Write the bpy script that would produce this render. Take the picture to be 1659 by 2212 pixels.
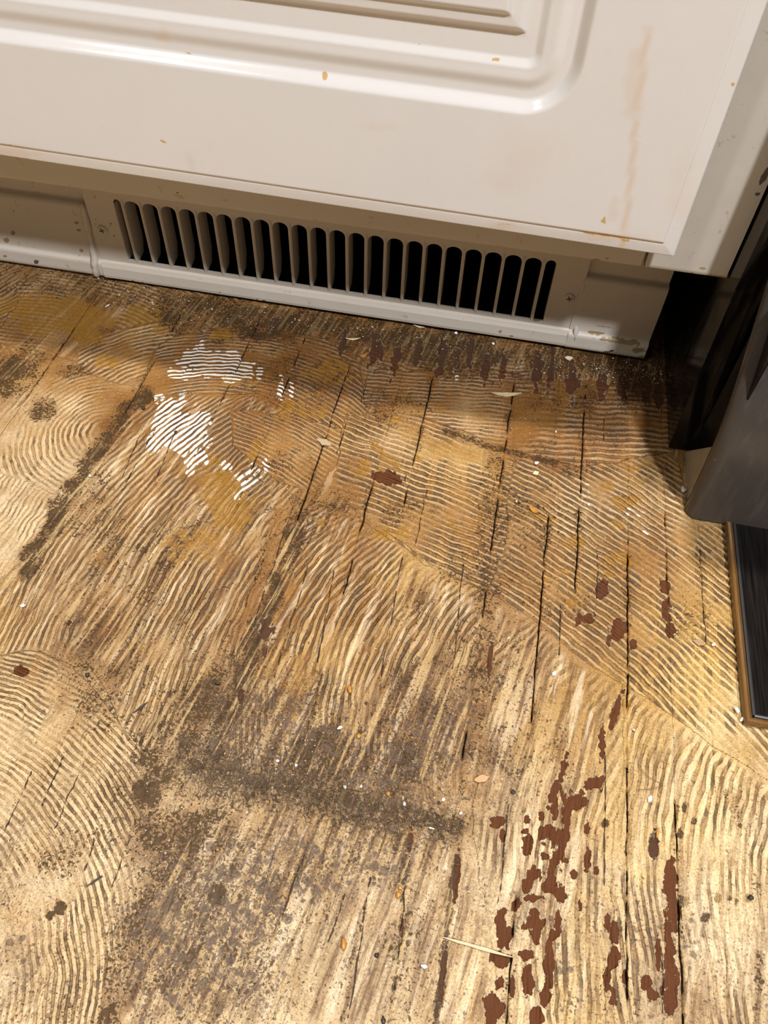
import bpy, bmesh, math, random
import numpy as np
from mathutils import Matrix, Vector

for o in list(bpy.data.objects):
    bpy.data.objects.remove(o)
SC = bpy.context.scene
COL = SC.collection
random.seed(7)

# ------------------------------------------------------------------ camera
W, H = 1659, 2212
FPX = 1672.8
CX, CY = W / 2, H / 2
_dn = np.array([765 - CX, 2400 - CY, FPX]); _dn /= np.linalg.norm(_dn)
_dy = np.array([1362 - CX, -1030 - CY, FPX]); _dy -= (_dy @ _dn) * _dn; _dy /= np.linalg.norm(_dy)
_dz = -_dn
_dx = np.cross(_dy, _dz)
RW = np.stack([_dx, _dy, _dz])            # world = RW @ camera ray (x right, y down, z forward)
CAM = np.array([0.3358, -0.5223, 0.42])
cd = bpy.data.cameras.new('camera')
cd.sensor_fit = 'VERTICAL'; cd.sensor_height = 36.0; cd.lens = 36.0 * FPX / H
cd.clip_start = 0.02; cd.clip_end = 50
cam = bpy.data.objects.new('camera', cd); COL.objects.link(cam)
m = Matrix.Identity(4)
for i in range(3):
    m[i][0] = RW[i, 0]; m[i][1] = -RW[i, 1]; m[i][2] = -RW[i, 2]; m[i][3] = CAM[i]
cam.matrix_world = m
SC.camera = cam

# ------------------------------------------------------------------ world, lamps, exposure
wd = bpy.data.worlds.new('world'); SC.world = wd; wd.use_nodes = True
wd.node_tree.nodes['Background'].inputs[0].default_value = (1.0, 0.89, 0.73, 1)
wd.node_tree.nodes['Background'].inputs[1].default_value = 0.11

def lamp(name, loc, energy, color, radius):
    l = bpy.data.lights.new(name, 'POINT'); l.energy = energy; l.color = color; l.shadow_soft_size = radius
    o = bpy.data.objects.new(name, l); COL.objects.link(o); o.location = loc
    return o
lamp('ceiling_bulb_light', (0.524, -0.20, 2.4), 185, (1.0, 0.92, 0.80), 0.012)
lamp('ceiling_globe_light', (1.30, -1.5, 2.4), 235, (0.98, 0.97, 1.0), 0.08)
lamp('left_fill_light', (-0.9, -1.4, 2.4), 45, (1.0, 0.94, 0.88), 0.12)  # soft fill added to brighten the left of the floor

vs = SC.view_settings
vs.view_transform = 'Standard'; vs.look = 'None'; vs.gamma = 1.0; vs.use_curve_mapping = False
vs.exposure = 0.28

# ------------------------------------------------------------------ pixel -> place
def rays(px):
    px = np.atleast_2d(np.asarray(px, float))
    d = np.stack([px[:, 0] - CX, px[:, 1] - CY, np.full(len(px), FPX)], 1)
    return d @ RW.T
def on_floor(px, z=0.0):
    d = rays(px); t = (z - CAM[2]) / d[:, 2]
    return (CAM + d * t[:, None])[:, :2]
def on_front(px, y=0.0):
    d = rays(px); t = (y - CAM[1]) / d[:, 1]
    return (CAM + d * t[:, None])[:, [0, 2]]
def front_at(y):
    return lambda px: on_front(px, y)

# ------------------------------------------------------------------ noise in numpy
_rs = np.random.RandomState(3)
_TAB = _rs.rand(512, 512).astype(np.float32)
def vnoise(x, y, seed=0):
    x = x + seed * 37.17; y = y + seed * 91.7
    xi = np.floor(x).astype(np.int64); yi = np.floor(y).astype(np.int64)
    fx = (x - xi).astype(np.float32); fy = (y - yi).astype(np.float32)
    fx = fx * fx * (3 - 2 * fx); fy = fy * fy * (3 - 2 * fy)
    a = xi & 511; b = (xi + 1) & 511; c = yi & 511; d = (yi + 1) & 511
    t0 = _TAB[a, c]; t0 = t0 + (_TAB[b, c] - t0) * fx
    t1 = _TAB[a, d]; t1 = t1 + (_TAB[b, d] - t1) * fx
    return t0 + (t1 - t0) * fy
def fbm(x, y, s, octv=3, seed=0, sy=None):
    """noise of feature size s (metres), 0..1"""
    sy = s if sy is None else sy
    v = 0; a = 1.0; n = 0
    for k in range(octv):
        v = v + a * vnoise(x / s * 2 ** k, y / sy * 2 ** k, seed + 11 * k); n += a; a *= .5
    return v / n
def sst(a, b, v):
    t = np.clip((v - a) / (b - a), 0, 1); return t * t * (3 - 2 * t)

# ------------------------------------------------------------------ mask painting on a plane
class Mask:
    """stains laid out on a plane; px positions are carried to the plane by fn"""
    def __init__(s, X, Y, fn):
        s.X = X; s.Y = Y; s.fn = fn; s.v = np.zeros_like(X)
    def blob(s, px, py, rx, ry, k=1.0, ang=0.0, soft=.6, wob=0.25, seed=0, mode='max'):
        c = s.fn([(px, py)])[0]; e = 4.0
        J = np.stack([(s.fn([(px + e, py)])[0] - c) / e, (s.fn([(px, py + e)])[0] - c) / e], 1)
        R = np.linalg.norm(J, axis=0).max() * max(rx, ry) * (2.2 + soft) * 1.3
        i = np.nonzero((abs(s.X - c[0]) < R) & (abs(s.Y - c[1]) < R))[0]
        if not len(i): return s
        d = np.linalg.inv(J) @ np.stack([s.X[i] - c[0], s.Y[i] - c[1]])
        ca, sa = math.cos(math.radians(ang)), math.sin(math.radians(ang))
        u = (d[0] * ca + d[1] * sa) / rx; w = (-d[0] * sa + d[1] * ca) / ry
        r = np.sqrt(u * u + w * w)
        if wob: r = r + (fbm(d[0], d[1], max(4., min(rx, ry) * .9), 3, 5 + seed) - .5) * 2 * wob * 1.6
        f = k * (1 - sst(1 - soft, 1 + soft, r))
        s.v[i] = np.maximum(s.v[i], f) if mode == 'max' else s.v[i] + f
        return s
    def stroke(s, pts, w, k=1.0, soft=.7, wob=.3, seed=0):
        """pts in px, w half width in px"""
        P = s.fn(pts); c = np.asarray(pts, float)[len(pts) // 2]
        J = np.linalg.norm((s.fn([c + [4, 0]]) - s.fn([c]))[0]) / 4
        return s.stroke_m(P, w * J, k, soft, wob, seed)
    def stroke_m(s, P, wm, k=1.0, soft=.7, wob=.3, seed=0):
        P = np.asarray(P, float)
        lo = P.min(0) - wm * 3; hi = P.max(0) + wm * 3
        i = np.nonzero((s.X > lo[0]) & (s.X < hi[0]) & (s.Y > lo[1]) & (s.Y < hi[1]))[0]
        if not len(i): return s
        d = np.full(len(i), 9.0); x = s.X[i]; y = s.Y[i]
        for a, b in zip(P[:-1], P[1:]): d = np.minimum(d, segd(x, y, a, b))
        r = d / wm
        if wob: r = r + (fbm(x, y, wm * 1.3, 3, 9 + seed) - .5) * 2 * wob * 1.6
        s.v[i] = np.maximum(s.v[i], k * (1 - sst(1 - soft, 1 + soft, r)))
        return s
def segd(x, y, a, b):
    ab = b - a; L = ab @ ab + 1e-12
    t = np.clip(((x - a[0]) * ab[0] + (y - a[1]) * ab[1]) / L, 0, 1)
    return np.hypot(x - a[0] - t * ab[0], y - a[1] - t * ab[1])
def inpoly(x, y, P):
    r = np.zeros(len(x), bool); n = len(P)
    for k in range(n):
        a = P[k]; b = P[(k + 1) % n]
        c = (a[1] > y) != (b[1] > y)
        r ^= c & (x < (b[0] - a[0]) * (y - a[1]) / (b[1] - a[1] + 1e-15) + a[0])
    return r
def polyd(x, y, P):
    d = np.full(len(x), 9.0)
    for k in range(len(P)): d = np.minimum(d, segd(x, y, P[k], P[(k + 1) % len(P)]))
    return d

# ------------------------------------------------------------------ node helper
class NT:
    def __init__(s, name):
        s.m = bpy.data.materials.new(name); s.m.use_nodes = True
        s.t = s.m.node_tree; s.b = s.t.nodes['Principled BSDF']
    def n(s, typ, **kw):
        q = s.t.nodes.new(typ)
        for k, v in kw.items(): setattr(q, k, v)
        return q
    def put(s, sock, v):
        if isinstance(v, bpy.types.NodeSocket): s.t.links.new(v, sock)
        elif isinstance(v, (tuple, list)) and len(v) == 3 and sock.type == 'RGBA': sock.default_value = (*v, 1)
        else: sock.default_value = v
    def math(s, op, a, b=0.0, c=None, clamp=False):
        q = s.n('ShaderNodeMath', operation=op, use_clamp=clamp)
        s.put(q.inputs[0], a); s.put(q.inputs[1], b)
        if c is not None: s.put(q.inputs[2], c)
        return q.outputs[0]
    def add(s, a, b): return s.math('ADD', a, b)
    def mul(s, a, b): return s.math('MULTIPLY', a, b)
    def sub(s, a, b): return s.math('SUBTRACT', a, b)
    def clamp(s, a): return s.math('ADD', a, 0.0, clamp=True)
    def ss(s, a, b, v):
        q = s.n('ShaderNodeMapRange', interpolation_type='SMOOTHSTEP')
        s.put(q.inputs[0], v); s.put(q.inputs[1], a); s.put(q.inputs[2], b)
        return q.outputs[0]
    def mix(s, f, a, b, blend='MIX'):
        q = s.n('ShaderNodeMix', data_type='RGBA', blend_type=blend)
        s.put(q.inputs[0], f); s.put(q.inputs[6], a); s.put(q.inputs[7], b)
        return q.outputs[2]
    def mixf(s, f, a, b):
        q = s.n('ShaderNodeMix', data_type='FLOAT')
        s.put(q.inputs[0], f); s.put(q.inputs[2], a); s.put(q.inputs[3], b)
        return q.outputs[0]
    def attr(s, name):
        q = s.n('ShaderNodeAttribute', attribute_name=name); return q
    def rgb(s, col):
        q = s.n('ShaderNodeSeparateColor'); s.put(q.inputs[0], col); return q.outputs
    def coord(s): return s.n('ShaderNodeTexCoord').outputs['Object']
    def scale(s, v, sc):
        q = s.n('ShaderNodeMapping'); s.put(q.inputs[0], v); q.inputs[3].default_value = sc; return q.outputs[0]
    def rotz(s, v, deg):
        q = s.n('ShaderNodeVectorRotate', rotation_type='Z_AXIS'); s.put(q.inputs['Vector'], v); q.inputs['Angle'].default_value = math.radians(deg); return q.outputs[0]
    def noise(s, v, sc, det=3, rough=.55, dist=0.0):
        q = s.n('ShaderNodeTexNoise'); s.put(q.inputs['Vector'], v)
        q.inputs['Scale'].default_value = sc; q.inputs['Detail'].default_value = det
        q.inputs['Roughness'].default_value = rough; q.inputs['Distortion'].default_value = dist
        return q.outputs[0]
    def bump(s, hgt, dist=.001, st=1.0, normal=None):
        q = s.n('ShaderNodeBump'); s.put(q.inputs['Height'], hgt)
        q.inputs['Distance'].default_value = dist; q.inputs['Strength'].default_value = st
        if normal is not None: s.put(q.inputs['Normal'], normal)
        return q.outputs[0]
    def out(s, col=None, rough=None, normal=None, metal=None, spec=None):
        for k, v in (('Base Color', col), ('Roughness', rough), ('Normal', normal), ('Metallic', metal), ('Specular IOR Level', spec)):
            if v is not None: s.put(s.b.inputs[k], v)
        return s.m

def simple(name, col, rough=.5, metal=0.0, var=.15, nscale=200, bump=0.0, spec=None):
    t = NT(name); co = t.coord(); n = t.noise(co, nscale, 4)
    c = t.mix(n, tuple(q * (1 - var) for q in col), tuple(min(1, q * (1 + var)) for q in col))
    nm = t.bump(n, .0006, bump) if bump else None
    return t.out(c, rough, nm, metal, spec)

# ------------------------------------------------------------------ object helpers
def link(name, me, mat=None, parent=None):
    o = bpy.data.objects.new(name, me); COL.objects.link(o)
    if mat and not me.materials: me.materials.append(mat)
    if parent: o.parent = parent
    return o
def empty(name, loc=(0, 0, 0)):
    o = bpy.data.objects.new(name, None); COL.objects.link(o); o.location = loc; o.empty_display_size = .05
    return o
def tag(o, label, cat=None, group=None, kind=None):
    o['label'] = label
    if cat: o['category'] = cat
    if group: o['group'] = group
    if kind: o['kind'] = kind
    return o
def grid_mesh(name, V, nr, nc, smooth=True):
    """V: (nr*nc,3)"""
    me = bpy.data.meshes.new(name)
    i = np.arange(nr - 1)[:, None] * nc + np.arange(nc - 1)[None, :]
    q = np.stack([i, i + 1, i + nc + 1, i + nc], -1).reshape(-1, 4)
    me.vertices.add(len(V)); me.vertices.foreach_set('co', np.ascontiguousarray(V, np.float32).ravel())
    me.loops.add(q.size); me.loops.foreach_set('vertex_index', q.ravel().astype(np.int32))
    me.polygons.add(len(q)); me.polygons.foreach_set('loop_start', np.arange(0, q.size, 4, dtype=np.int32))
    if smooth: me.polygons.foreach_set('use_smooth', np.ones(len(q), bool))
    me.update(calc_edges=True); me.validate()
    return me
def set_f(me, name, v):
    a = me.attributes.new(name, 'FLOAT', 'POINT'); a.data.foreach_set('value', np.ascontiguousarray(v, np.float32))
def set_c(me, name, r, g, b):
    a = me.attributes.new(name, 'FLOAT_COLOR', 'POINT')
    c = np.stack([r, g, b, np.ones_like(r)], 1).astype(np.float32); a.data.foreach_set('color', c.ravel())
def from_bm(name, bm, mat, parent=None, smooth=False):
    me = bpy.data.meshes.new(name); bmesh.ops.recalc_face_normals(bm, faces=bm.faces); bm.to_mesh(me); bm.free()
    if smooth: me.polygons.foreach_set('use_smooth', np.ones(len(me.polygons), bool))
    return link(name, me, mat, parent)
def bm_box(bm, lo, hi, bev=0.0, seg=2):
    r = bmesh.ops.create_cube(bm, size=1.0)
    vs_ = r['verts']
    for v in vs_:
        v.co = Vector([lo[k] + (v.co[k] + .5) * (hi[k] - lo[k]) for k in range(3)])
    if bev:
        ed = list({e for v in vs_ for e in v.link_edges})
        bmesh.ops.bevel(bm, geom=ed, offset=bev, segments=seg, affect='EDGES', profile=.5)
def box(name, lo, hi, mat, parent=None, bev=.001):
    bm = bmesh.new(); bm_box(bm, lo, hi, bev); return from_bm(name, bm, mat, parent)
def prism(name, prof, a0, a1, axis, mat, parent=None, bev=0.0, smooth=False):
    """profile polygon extruded along an axis: axis 0 -> (y,z), axis 1 -> (x,z), axis 2 -> (x,y)"""
    bm = bmesh.new(); A = []; B = []
    for p, q in prof:
        for a, L in ((a0, A), (a1, B)):
            L.append(bm.verts.new({0: (a, p, q), 1: (p, a, q), 2: (p, q, a)}[axis]))
    bm.faces.new(A); bm.faces.new(B[::-1]); n = len(A)
    for k in range(n): bm.faces.new((A[k], A[(k + 1) % n], B[(k + 1) % n], B[k]))
    if bev: bmesh.ops.bevel(bm, geom=list(bm.edges), offset=bev, segments=2, affect='EDGES')
    return from_bm(name, bm, mat, parent, smooth)
def tube_verts(bm, pts, rad, seg=5):
    pts = [Vector(p) for p in pts]; rings = []
    for k, p in enumerate(pts):
        d = (pts[min(k + 1, len(pts) - 1)] - pts[max(k - 1, 0)]).normalized()
        u = d.cross(Vector((0, 0, 1)))
        if u.length < 1e-4: u = d.cross(Vector((1, 0, 0)))
        u.normalize(); w = d.cross(u)
        r = rad[k] if isinstance(rad, (list, tuple)) else rad
        rings.append([bm.verts.new(p + (u * math.cos(t) + w * math.sin(t)) * r) for t in [2 * math.pi * j / seg for j in range(seg)]])
    for a, b in zip(rings[:-1], rings[1:]):
        for j in range(seg): bm.faces.new((a[j], a[(j + 1) % seg], b[(j + 1) % seg], b[j]))
    bm.faces.new(rings[0][::-1]); bm.faces.new(rings[-1])

# ================================================================== FLOOR
JOINTS = [-.90, -.835, -.77, -.705, -.64, -.575, -.51, -.445, -.38, -.315, -.25, -.185, -.12, -.064, -.001, .0250, .0775, .1050, .1435, .1865, .2300, .2730, .2977,
          .3615, .3970, .4180, .4515, .4770, .4990, .5400, .5850, .65, .715, .78, .845, .91, .975, 1.04, 1.105, 1.17, 1.235, 1.30]
# open stretches of the joints: joint -> [(y far, y near, openness)]
OPEN = {-.001: [(-.06, -.155, .9)], .0250: [(-.07, -.13, .5)], .0775: [(-.03, -.15, .8)], .1050: [(-.06, -.10, .5), (-.16, -.22, .6)],
        .1435: [(-.02, -.09, .6), (-.10, -.18, .6)], .1865: [(-.035, -.13, .7), (-.16, -.22, .6)], .2300: [(-.05, -.13, .9), (-.14, -.245, 1.)],
        .2730: [(-.14, -.27, .9)], .2977: [(-.06, -.19, 1.)], .3615: [(-.05, -.125, 1.), (-.135, -.36, .8)],
        .3970: [(-.18, -.33, 1.), (-.42, -.48, .7)], .4180: [(-.04, -.235, 1.)], .4515: [(-.18, -.46, .9)], .4770: [(-.16, -.22, .6), (-.36, -.48, .7)],
        .4990: [(-.16, -.24, .5), (-.40, -.46, .5)]}
HAIRLINES = [((.1205, -.155), (.1242, -.21)), ((.2462, -.255), (.2462, -.335)), ((.3045, -.235), (.3085, -.33)), ((.3447, -.232), (.3485, -.308)),
             ((.4392, -.34), (.4397, -.41)), ((.3885, -.38), (.3880, -.43)), ((.2238, -.21), (.2241, -.30)), ((.3119, -.175), (.3112, -.222)),
             ((.1349, -.415), (.1355, -.45)), ((.1473, -.40), (.1482, -.43)), ((.1593, -.405), (.1601, -.44)), ((.1994, -.435), (.1992, -.46)),
             ((.3236, -.43), (.3262, -.49)), ((.3417, -.43), (.3443, -.475)), ((.2887, -.42), (.2847, -.46)), ((.3130, -.44), (.3094, -.462)),
             ((.4328, -.075), (.4326, -.10)), ((.4315, -.20), (.4318, -.24)), ((.4685, -.43), (.468, -.46)), ((.2418, -.12), (.2421, -.155)),
             ((.2637, -.255), (.2684, -.32)), ((.4094, -.25), (.4100, -.285)), ((.4986, -.22), (.4990, -.26)), ((.1817, -.44), (.1840, -.456)),
             ((.2477, -.08), (.2480, -.10)), ((.0966, -.16), (.1003, -.21))]
# trowel sweeps: area (px on the photo's floor), three points along one ridge, ridge spacing, height, duty, groove dirt
SWEEPS = [
 ('S2', [(290, 870), (420, 850), (560, 850), (720, 930), (660, 1050), (600, 1130), (520, 1330), (400, 1640), (300, 1640), (200, 1440), (60, 1400), (-40, 1420), (-40, 1240), (100, 1100), (200, 960)], [(500, 868), (400, 928), (300, 1016), (200, 1130), (100, 1280)], 0.0043, .8, 0.38, 0.6),
 ('S3b', [(-60, 960), (110, 970), (120, 1090), (60, 1200), (-60, 1300)], [(110, 990), (55, 1060), (0, 1136)], 0.0036, .45, 0.25, 0.3),
 ('S3', [(-60, 850), (120, 770), (270, 810), (300, 850), (200, 960), (120, 1070), (-40, 1000)], [(236, 816), (110, 865), (52, 968)], 0.0042, .6, 0.35, 0.5),
 ('S4', [(170, 725), (380, 690), (385, 800), (270, 830), (170, 800)], [(225, 748), (285, 728), (345, 716)], 0.0046, .8, 0.45, 0.7),
 ('S5', [(375, 725), (560, 700), (760, 745), (800, 880), (740, 960), (700, 930), (560, 850), (420, 850), (300, 860), (330, 760)], [(380, 800), (480, 793), (700, 850)], 0.0040, .9, 0.55, 0.85),
 ('S5b', [(500, 890), (620, 890), (760, 940), (690, 1070), (600, 1040), (500, 960)], [(560, 955), (610, 980), (660, 1008)], 0.0036, .7, 0.5, 0.7),
 ('S7', [(800, 800), (930, 800), (1120, 800), (1105, 975), (1000, 935), (900, 895), (780, 870)], [(928, 822), (1010, 828), (1093, 836)], 0.0040, 1., 0.55, 0.85),
 ('S6', [(740, 905), (860, 885), (1000, 930), (1110, 975), (1160, 1000), (1160, 1100), (1090, 1290), (990, 1250), (900, 1200), (786, 1117), (720, 1060)], [(750, 925), (900, 978), (1080, 1046)], 0.0047, 1., 0.6, 0.8),
 ('S8', [(1110, 820), (1460, 830), (1460, 1010), (1250, 1010), (1105, 975)], [(1169, 878), (1300, 886), (1439, 895)], 0.0056, .9, 0.45, 0.6),
 ('S9', [(1110, 980), (1250, 1005), (1460, 980), (1490, 1120), (1680, 1160), (1700, 1720), (1560, 1625), (1464, 1553), (1336, 1469), (1268, 1428), (1157, 1341), (1056, 1279), (1090, 1180)], [(1110, 1130), (1350, 1285), (1600, 1500)], 0.0048, 1., 0.55, 0.75),
 ('S10', [(760, 1110), (837, 1164), (915, 1218), (1056, 1279), (1045, 1500), (1000, 1720), (700, 1700), (400, 1640), (520, 1330), (610, 1130), (690, 1080)], [(900, 1190), (857, 1205), (797, 1260), (760, 1330), (725, 1450), (690, 1560)], 0.0043, .85, 0.38, 0.45),
 ('S11a', [(1056, 1279), (1157, 1341), (1268, 1428), (1345, 1475), (1340, 1700), (1300, 2230), (1100, 2230), (1020, 1800), (1045, 1500)], [(1345, 1480), (1330, 1495), (1270, 1580), (1225, 1700), (1195, 1850)], 0.0047, .38, 0.35, 0.4),
 ('S11b', [(1345, 1475), (1464, 1553), (1535, 1604), (1680, 1705), (1720, 2240), (1300, 2230), (1340, 1700)], [(1470, 1555), (1450, 1570), (1425, 1620), (1403, 1700), (1385, 1850)], 0.0047, .5, 0.35, 0.35),
 ('S12', [(370, 1800), (560, 1720), (1000, 1800), (1020, 1800), (1100, 2240), (230, 2240), (330, 1900)], [(760, 1750), (720, 1850), (660, 2000), (608, 2150)], 0.0052, .28, 0.3, 0.3),
 ('S1', [(-60, 1430), (60, 1400), (160, 1430), (240, 1540), (330, 1640), (385, 1770), (345, 1880), (320, 2000), (250, 2240), (-60, 2240)], [(0, 1620), (135, 1731), (225, 1910)], 0.0033, .8, 0.32, 0.6),
]
WOB = {'S2': .32, 'S10': .42, 'S11a': .7, 'S11b': .45, 'S12': 1.0, 'S3': .35, 'S3b': .5, 'S1': .28, 'S5': .25, 'S5b': .3, 'S4': .25, 'S9': .22, 'S6': .2, 'S7': .16, 'S8': .2}
STREAK = {'S2': .8, 'S10': .85, 'S11a': .85, 'S11b': .6, 'S12': .9, 'S3b': .4, 'S1': .15}
def circle3(P):
    a, b, c = P
    A = 2 * np.array([b - a, c - a]); r = np.array([b @ b - a @ a, c @ c - a @ a])
    if abs(np.linalg.det(A)) < 1e-9: return None
    q = np.linalg.solve(A, r); return q, np.linalg.norm(q - a)

def joint_x(j, y):
    return j + (fbm(np.full_like(y, j * 50), y, .012, 3, 21) - .5) * .0016

FINE = 0.0007
def floor_fields(X, Y, ED, EO):
    """X,Y positions; ED distance to nearest joint; EO openness of that joint"""
    n = len(X)
    wx = (fbm(X, Y, .028, 3, 1) - .5); wy = (fbm(X, Y, .028, 3, 2) - .5)
    w2 = (fbm(X, Y, .007, 2, 3) - .5)
    # --- ridges
    phase = np.zeros(n); amp = np.full(n, .12); strk = np.full(n, .35); duty = np.full(n, .3); gd = np.full(n, .25); edge = np.zeros(n)
    px_, py_ = X + wx * .006 + w2 * .003, Y + wy * .006 - w2 * .003
    g = fbm(X, Y, .12, 2, 4) * .1
    phase[:] = ((X + g) * .96 + Y * .10) / .0065          # loose default direction, along the boards
    rg = np.random.RandomState(17); best = np.full(n, 9.0)
    for cx_ in np.arange(-1.0, 1.5, .21):
        for cy_ in np.arange(-1.4, .2, .19):
            c0 = np.array([cx_, cy_]) + rg.uniform(-.06, .06, 2); off = rg.uniform(-1, 1, 2); off = off / np.linalg.norm(off) * rg.uniform(.12, .3)
            d = np.hypot(X + wx * .02 - c0[0], Y + wy * .02 - c0[1]); q = np.nonzero(d < best)[0]
            if not len(q): continue
            best[q] = d[q]; cc = c0 + off
            phase[q] = np.hypot(X[q] + wx[q] * .006 - cc[0], Y[q] + wy[q] * .006 - cc[1]) / .0045
            of_ = np.clip(sst(-.02, .08, -X[q] - .25 * (-.3 - Y[q]) * 0) + sst(.46, .52, -Y[q]) + sst(.54, .58, X[q]) + sst(.0, .03, .17 - X[q] + (Y[q] + .52) * .55), 0, 1)
            amp[q] = np.where(of_ > .5, .7 * sst(.3, .6, fbm(X[q], Y[q], .05, 3, 141)), .12); gd[q] = .5; duty[q] = .4; strk[q] = .4
    for k, (nm, poly, gd3, per, am, du, gdir) in enumerate(SWEEPS):
        P = on_floor(poly); ins = np.nonzero(inpoly(px_, py_, P))[0]
        if not len(ins): continue
        x, y = X[ins] + wx[ins] * .0045 + w2[ins] * .0012, Y[ins] + wy[ins] * .0045 - w2[ins] * .0012
        G = on_floor(gd3)
        if len(G) == 3:
            q, r = circle3(G)
            phase[ins] = (np.hypot(x - q[0], y - q[1]) - r) / per
        else:                                             # copies of one curved ridge, side by side
            ch = G[-1] - G[0]; ch /= np.linalg.norm(ch); nr_ = np.array([-ch[1], ch[0]])
            tg = (G - G[0]) @ ch; sg = (G - G[0]) @ nr_
            pf = np.polyfit(tg, sg, 2); tt = (x - G[0][0]) * ch[0] + (y - G[0][1]) * ch[1]; ss_ = (x - G[0][0]) * nr_[0] + (y - G[0][1]) * nr_[1]
            tc = np.clip(tt, tg[0] - .04, tg[-1] + .02)
            sl = np.polyval(np.polyder(pf), tc)
            phase[ins] = (ss_ - np.polyval(pf, tc) - sl * (tt - tc)) / per
        wj = WOB.get(nm, .12)
        if nm in ('S10', 'S11a', 'S11b', 'S12', 'S2'):
            xs_ = x + y * .16
            phase[ins] += wj * ((fbm(xs_, y, .016, 3, 80 + k, .09) - .5) * 2.6 + (fbm(xs_, y, .006, 2, 90 + k, .05) - .5) * .5)
        else:
            phase[ins] += wj * ((fbm(x, y, .012, 3, 80 + k) - .5) * 2.0 + (fbm(x, y, .005, 2, 90 + k) - .5) * .6)
        am = am * (.25 + 1.5 * sst(.28, .72, fbm(x, y, .028, 4, 100 + k))) * .85
        d = polyd(px_[ins], py_[ins], P)
        f = sst(0, .006, d)
        amp[ins] = am * (.35 + .65 * f); duty[ins] = du; gd[ins] = gdir
        edge[ins] = 1 - sst(0, .004, d); strk[ins] = STREAK.get(nm, .0) * sst(0, .012, d)
    # worn patches where the ridges are smeared flat
    worn = sst(.50, .72, fbm(X, Y, .035, 4, 6, .055))
    amp *= 1 - .65 * worn
    # --- dirt, with some shade along the toe kick painted in
    D = Mask(X, Y, on_floor)
    D.v = .55 * (1 - sst(.012, .05, -Y + (fbm(X, Y, .02, 3, 8) - .5) * .03)) * (X > -.2)
    st = D.stroke; bl = D.blob
    st([(-60, 600), (250, 640), (560, 690), (900, 735), (1250, 780), (1440, 800)], 40, .45, .9, .5)
    st([(400, 665), (560, 690), (900, 735), (1250, 790), (1440, 810)], 62, 1.05, .8, .6, 1); bl(1300, 850, 170, 50, .6, 5, .9, .5)  # kick dirt laid on heavier to stand in for shade
    bl(650, 800, 140, 90, .45); bl(860, 880, 90, 40, .5); bl(740, 760, 60, 70, .4)
    bl(30, 800, 70, 45, 1.0, -30); bl(95, 880, 30, 25, .95); bl(160, 800, 40, 18, .5)
    st([(310, 850), (240, 930), (180, 1020), (110, 1130), (50, 1240)], 24, 1.1, .8, .5)
    st([(430, 1130), (330, 1270), (200, 1440)], 50, .5, .9, .6)
    st([(260, 1180), (160, 1330)], 35, .45, .9, .6)
    st([(650, 1120), (590, 1290), (530, 1440), (470, 1620)], 26, 1.0, .9, .5)
    bl(500, 1480, 130, 170, .78, 20, .9, .5); bl(420, 1560, 110, 100, .7, 0, .9, .5); bl(760, 1620, 160, 110, .75, 0, .9, .6); bl(300, 1400, 120, 150, .5, 20, .9, .6)
    bl(690, 1590, 50, 42, 1.2, 0, .8, .6); bl(600, 1620, 90, 60, .6, 0, .9, .6)
    st([(380, 1640), (560, 1690), (700, 1720), (850, 1755), (990, 1790)], 22, .9, .9, .6)
    st([(400, 1660), (560, 1710), (760, 1750)], 50, .6, .9, .6)
    bl(330, 1680, 32, 60, 1.4, 0, .8, .5); bl(345, 1800, 50, 90, .7, 0, .9, .6); bl(440, 1850, 80, 80, .55, 0, .9, .7)
    bl(470, 1930, 18, 22, 1.5); bl(420, 2060, 25, 30, 1.2, 0, .7, .6); bl(240, 2180, 22, 30, 1.2, 0, .8, .5)
    st([(345, 1720), (320, 1880), (280, 2020), (250, 2120), (215, 2220)], 30, .62, .9, .6)
    bl(132, 1958, 12, 14, 2.2, 0, .4, .4); bl(110, 1975, 9, 9, 2.0, 0, .4, .4)
    st([(1080, 1000), (1062, 1250), (1035, 1500), (1010, 1700)], 38, .58, .9, .5)
    bl(970, 1420, 100, 170, .62, 15, .9, .6); bl(930, 1620, 110, 110, .75, 0, .9, .6); bl(1130, 1420, 70, 120, .5, 0, .9, .6)
    bl(620, 1000, 60, 60, .45, 0, .9, .5); bl(870, 1090, 60, 35, .5, 0, .9, .5)
    st([(960, 930), (1040, 960), (1110, 980), (1200, 1000)], 10, .9, .7, .5)
    bl(1150, 1080, 60, 120, .45, 0, .9, .6); bl(1250, 1010, 60, 16, .5, 0, .9, .6)
    st([(885, 1800), (870, 1950), (855, 2100), (840, 2230)], 5, .7, .8, .6); st([(985, 1850), (962, 2030), (940, 2230)], 7, 1.2, .8, .6)
    st([(660, 1860), (600, 2000), (560, 2100)], 7, .65, .8, .6); st([(800, 1900), (760, 2080), (740, 2220)], 6, .6, .8, .6)
    st([(1580, 1720), (1600, 1780)], 12, .7, .9, .6); st([(1640, 2060), (1640, 2220)], 10, .7, .8, .5)
    for q in [(1413, 1827, 10, 26), (1553, 1938, 8, 10), (1578, 1938, 6, 6), (1592, 1945, 5, 6), (1617, 1940, 7, 8), (1525, 1980, 10, 10), (1480, 1745, 6, 9), (1500, 1772, 6, 8), (1470, 1800, 6, 10), (1309, 1777, 9, 9), (1478, 1945, 12, 12)]:
        bl(*q, 1.8, 0, .4, .3)
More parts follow.
